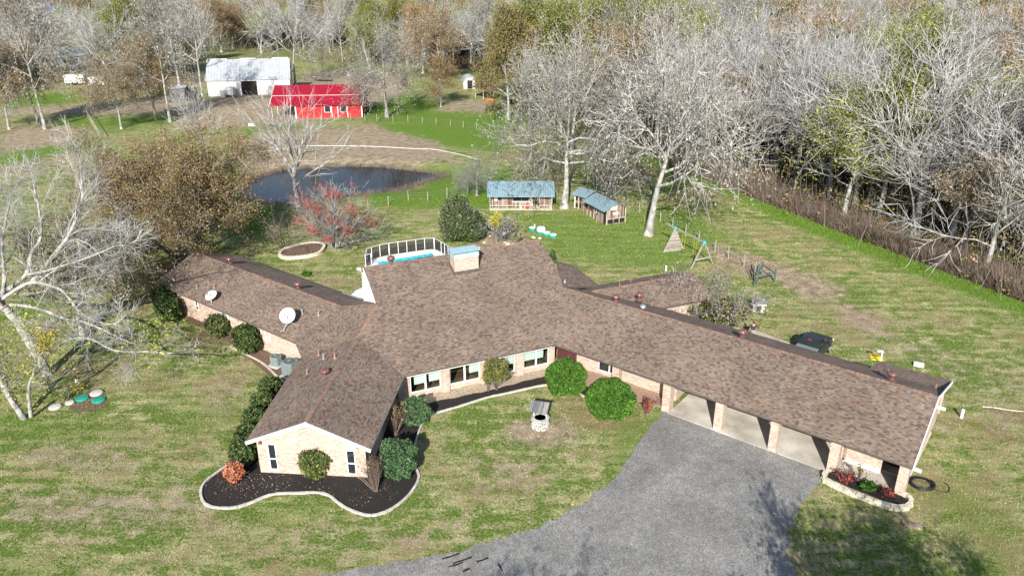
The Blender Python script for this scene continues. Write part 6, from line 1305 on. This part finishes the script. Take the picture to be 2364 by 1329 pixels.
a = G(1326, 480); b = G(1352, 487.5); o, P, L = gable('rear_cabin', a, b, 2.6, 1.9, 2.35, 'smaller board cabin half hidden behind the blue gable roofed cabin', 'cabin', 'oldplank', 'bluemetal', .2, .3, .2)
for s0, s1, z0, z1 in ((.2, .55, 1.1, 1.8), (.8, 1.2, 1.1, 1.8), (.2, .6, .2, .7), (.85, 1.15, .2, .9)): onbox(o, P, s0, s1, z0, z1, 'window', 'dark')
onbox(o, P, -.02, .12, 0, 1.95, 'corner_board', 'white'); onbox(o, P, .62, .72, 0, 1.95, 'board_strip', 'lumber'); 
# red barn
a = G(683, 273); b = G(838, 270.5); D = 14.; o, P, L = gable('red_barn', a, b, D, 2.65, 5.3, 'bright red metal barn with white trim, two windows and an open left bay', 'barn', 'redwall', 'redroof', .5, .2)
for t0, t1, z0, z1 in ((-.5, D / 2, 2.5, 5.3), (D + .5, D / 2, 2.5, 5.3)):
    q = [P(-4.9, t0, z0 + .02), P(-.2, t0, z0 + .02), P(-.2, t1, z1 + .02), P(-4.9, t1, z1 + .02)]
    if t0 > t1: q = q[::-1]
    MB().hull(q, [p + Vector((0, 0, .06)) for p in q]).build('bay_roof', M['redroof'], o, world=True)
kk = 2.65 / 7; q = [P(-4.9, 3.2, 2.65 + kk * 3.2 + .12), P(L + .25, 3.2, 2.65 + kk * 3.2 + .12), P(L + .25, 7, 5.46), P(-4.9, 7, 5.46)]; MB().hull(q, [p + Vector((0, 0, .1)) for p in q]).build('upper_roof', M['redroof'], o, world=True)
MB().bar(P(-4.9, 3.15, 4.0), P(L + .25, 3.15, 4.0), .05, .1).build('roof_step_trim', M['lumber'], o, world=True)
for s_ in (4.55 * 1.28, 9.0): framed(o, P, s_, s_ + 1.25, 1.05, 2.35, 'glass', 'white')
for s_ in (0, 7.2, 8.4, 10.35, L - .25): onbox(o, P, s_, s_ + (.22 if s_ in (0, L - .25) else .12), 0, 2.6, 'white_trim', 'white', .05)
for s_ in (-4.9, L + .2): MB().bar(P(s_, -.5, 2.5), P(s_, 7, 5.36), .08, .22).build('rake_trim', M['white'], o, world=True)
for t_ in (.3, 6, 12): MB().bar(P(-4.6, t_, 0), P(-4.6, t_, 2.9), .18).build('bay_post', M['lumber'], o, world=True)
# white barn
a = G(482, 223); b = G(672, 217); D = 12.; o, P, L = gable('white_barn', a, b, D, 3.7, 7.6, 'long white metal barn with a grey ribbed roof and a dark open doorway', 'barn', 'whitemetal', 'barnroof', .3, .2)
Q = L / 190.; onbox(o, P, 77 * Q, 113 * Q, 0, 3.3, 'doorway', 'dark', .06); onbox(o, P, 3 * Q, 14 * Q, .3, 3.0, 'pale_door', 'white', .05); onbox(o, P, 113.5 * Q, 117 * Q, 0, 3.4, 'door_post', 'white', .12); onbox(o, P, 73.5 * Q, 76.5 * Q, 0, 3.4, 'door_post', 'white', .12); onbox(o, P, 72 * Q, 118 * Q, 3.3, 3.6, 'door_header', 'white', .12)
for k, (s0, s1) in enumerate(((0, 45), (75, 112), (150, 188))): MB().box(P((s0 + s1) / 2 * Q, D / 2, 7.78), ((s1 - s0) * Q, .7, .16), math.atan2((b - a).y, (b - a).x)).build('ridge_vent', M['white'], o, world=True)
tp_ = P(36 * Q, -1.5, 0); tag(MB().box(tp_ + Vector((0, 0, .75)), (1.1, 1.0, 1.5)).build('metal_crate', M['galv']), 'square grey metal crate in front of the white barn', 'crate')
o2 = empty('liquid_tank', P(53 * Q, -1.6, 0), 0, 'round grey tank on a stand beside the metal crate', 'tank'); MB().lathe((0, 0, .5), [(1.2, 0), (1.3, .2), (1.3, 1.3), (1.0, 1.7), (.2, 1.9)], 18).build('tank_shell', M['galv'], o2)
for s_ in (-.8, .8): MB().bar((s_, -.7, 0), (s_, -.7, .6), .12).build('leg', M['dkpost'], o2)
o2 = empty('small_tank', P(40 * Q, -.8, 0), 0, 'dark low tank between the metal crate and the white barn wall', 'tank'); MB().lathe((0, 0, 0), [(.6, 0), (.65, .9), (.3, 1.2)], 12).build('tank_shell', M['acdark'], o2)
# small shed left of the barn and board fence
a = G(395, 235); b = G(430, 234); o, P, L = gable('small_shed', a, b, 4, 2.9, 3.2, 'small dark shed with a pale roof at the left of the white barn', 'shed', 'greyplank', 'barnroof', .3, .3)
o = empty('board_fence', G(430, 228), 0, 'grey board fence leaning between the small shed and white barn', 'fence')
for k in range(12): p = G(432 + k * 2.2, 231 - k * .6); MB().bar(p, p + Vector((.05, 0, 2.2 + .3 * (k % 3))), .35, .05).build('board', M['stand'], o, world=True)
# playhouse, platform frame, picnic table etc
o = empty('arched_playhouse', G(1084, 206), R(10), 'small white playhouse with an arched blue roof in the far clearing', 'playhouse')
ar = [(-1.5, 0), (1.5, 0), (1.6, 1.7), (1.1, 2.6), (.4, 3.0), (-.4, 3.0), (-1.1, 2.6), (-1.6, 1.7)]
mb = MB(); mb.hull([Vector((x, 0, z)) for x, z in ar], [Vector((x, 3.4, z)) for x, z in ar]); mb.build('walls', M['peel'], o)
for k in range(2, 7):
    (x0, z0), (x1, z1) = ar[k], ar[k + 1]; s_ = 1.06; MB().hull([(x0 * s_, -.3, z0 * s_ - .05), (x0 * s_, 3.6, z0 * s_ - .05), (x1 * s_, 3.6, z1 * s_ - .05), (x1 * s_, -.3, z1 * s_ - .05)], [(x0 * s_ * 1.03, -.3, z0 * s_ * 1.03), (x0 * s_ * 1.03, 3.6, z0 * s_ * 1.03), (x1 * s_ * 1.03, 3.6, z1 * s_ * 1.03), (x1 * s_ * 1.03, -.3, z1 * s_ * 1.03)]).build('roof_panel', M['bluetarp'], o)
MB().box((.1, -.03, 1.1), (1.2, .08, 2.0)).build('doorway', M['dark'], o)
o = empty('canopy_frame', G(1110, 222), 0, 'open frame with a sagging pale cloth top beside the arched playhouse', 'canopy')
cs = [G(1098, 226), G(1116, 233), G(1131, 225), G(1112, 219)]
for p in cs: MB().bar(p, p + Vector((0, 0, 2.3)), .12).build('post', M['lumber'], o, world=True)
MB().hull([cs[0] + Vector((-1, 0, 2.5)), cs[1] + Vector((2, -1, 2.0)), cs[2] + Vector((3, 0, 2.4)), cs[3] + Vector((0, 1, 2.6))], [cs[0] + Vector((-1, 0, 2.55)), cs[1] + Vector((2, -1, 2.05)), cs[2] + Vector((3, 0, 2.45)), cs[3] + Vector((0, 1, 2.65))]).build('cloth_top', M['brownmulch'], o, world=True)
tag(MB().lathe(G(1130, 234, 0), [(1.5, 0), (1.6, .3), (1.4, .32), (1.3, .12)], 16).build('sand_tub', M['orange']), 'low orange tub on the grass under the open canopy', 'tub')
o = empty('wooden_platform', G(740, 178), 0, 'small grey wooden platform frame near the woodland fence', 'platform')
MB().box(G(742, 176, 1.5), (4.2, 2.6, .15)).build('deck', M['greyplank'], o, world=True)
for x, y in ((729, 181), (757, 180), (729, 174), (756, 173)): MB().bar(G(x, y), G(x, y) + Vector((0, 0, 2.2)), .14).build('post', M['greyplank'], o, world=True)
tag(MB().lathe(G(805, 176), [(.35, 0), (.35, 1.2), (.1, 1.3)], 12).build('blue_barrel', M['bluetarp']), 'pale blue barrel beside the woodland fence behind the red barn', 'barrel')
# ranch at the upper left
a = G(92, 83); b = G(182, 82); o, P, L = gable('far_barn', a, b, 26, 6.5, 13, 'far barn with a navy upper roof and pale lower roof at the upper left', 'barn', 'whitemetal', 'navyroof', .5, .4)
q = [P(-.6, -12, 3.6), P(L + 14, -12, 3.6), P(L + 14, 0, 6.8), P(-.6, 0, 6.8)]; MB().hull(q, [p + Vector((0, 0, .1)) for p in q]).build('lower_roof', M['barnroof'], o, world=True)
for s_ in (0, 8, 16, 24): MB().bar(P(s_, -11.6, 0), P(s_, -11.6, 3.7), .3).build('post', M['lumber'], o, world=True)
o = empty('ranch_rail_fence', G(140, 38), 0, 'long pale rail fence across the far pasture at the upper left', 'fence')
for k in range(24): p = G(30 + k * 9.6, 39.5 - k * .12); MB().bar(p, p + Vector((0, 0, 2.2)), .5).build('fence_post', M['lumber'], o, world=True)
for z_ in (.7, 1.4, 2.1): MB().bar(G(30, 39.5, 0) + Vector((0, 0, z_)), G(251, 36.7, 0) + Vector((0, 0, z_)), .15, .3).build('rail', M['lumber'], o, world=True)
o, P, L = gable('mobile_home', G(133, 158), G(222, 150), 8, 3.2, 4.6, 'white mobile home half hidden behind grey trees at the left', 'house', 'whitemetal', 'deck' if False else 'whitemetal', .4, .3)
for s_ in (2, 5, 8.5): onbox(o, P, s_, s_ + 1.1, 1.2, 2.3, 'window', 'glass')
o = empty('feed_bin', G(122, 140), 0, 'grey metal feed bin with a cone top left of the mobile home', 'feed bin'); MB().lathe((0, 0, 1), [(.3, 0), (1.6, 1.3), (1.6, 4.2), (.4, 5.3)], 16).build('bin_shell', M['galv'], o)
for t in range(4): MB().bar((1.5 * math.cos(t * 1.57 + .78), 1.5 * math.sin(t * 1.57 + .78), 0), (1.5 * math.cos(t * 1.57 + .78), 1.5 * math.sin(t * 1.57 + .78), 2.6), .15).build('leg', M['galv'], o)
o, P, L = gable('pole_shed', G(332, 37), G(372, 35), 14, 4.5, 5.2, 'dark open pole shed at the top of the photo right of the rail fence', 'shed', 'dark', 'greyplank', .5, 1)
for s_ in (0, L / 2, L): MB().bar(P(s_, -.3, 0), P(s_, -.3, 4.5), .4).build('post', M['lumber'], o, world=True)
o, P, L = gable('far_house', G(100, 27), G(168, 25), 18, 5, 8, 'far pale ranch house with a reddish roof behind the rail fence', 'house', 'whitemetal', 'browndoor', 1, 1)
for s_ in (4, 14, 26): onbox(o, P, s_, s_ + 3, 1.5, 3.5, 'window', 'glass')
def trailer(px, py, w, h, label):
    o = empty('cargo_trailer', G(px, py), R(6), label, 'trailer'); MB().hull([(-w / 2, -1.2, .6), (w / 2, -1.2, .6), (w / 2, 1.2, .6), (-w / 2, 1.2, .6)], [(-w / 2 + .15, -1.1, h), (w / 2 - .15, -1.1, h), (w / 2 - .15, 1.1, h), (-w / 2 + .15, 1.1, h)]).build('trailer_box', M['white'], o)
    for s_ in (-.6, .6): MB().lathe((s_, -1.1, .4), [(.4, -.12), (.4, .12)], 12, axis=Matrix.Rotation(R(90), 3, 'X')).build('wheel', M['black'], o)
trailer(195, 33, 9, 4.2, 'white boxy trailer parked behind the far rail fence'); trailer(75, 33, 6, 3, 'low white trailer at the left behind the far rail fence'); trailer(178, 196, 5, 2.6, 'white trailer parked in the brushy lot below the mobile home'); trailer(228, 200, 4, 2.4, 'smaller white trailer beside the board wall below the mobile home'); trailer(40, 140, 5, 2.6, 'white trailer half hidden by grey branches at the left border')
# bare trees behind the camera that throw the shadows on the drive
for k, (X, Y, h, kd) in enumerate(((14.8, 11.8, 10.4, 'brown'), (19.0, 8.5, 10.6, 'brown'), (-1.0, 6.0, 10, 'brown'))):
    put(kd, (X, Y, 0), h, 5.2, k * 2.1, ('brown tree in front of the house whose crown shades the lawn right of the drive', 'brown tree in front of the house nearest the right lawn', 'brown tree in front of the house shading the bottom of the drive')[k], None, KN[kd], rT, k % 2)
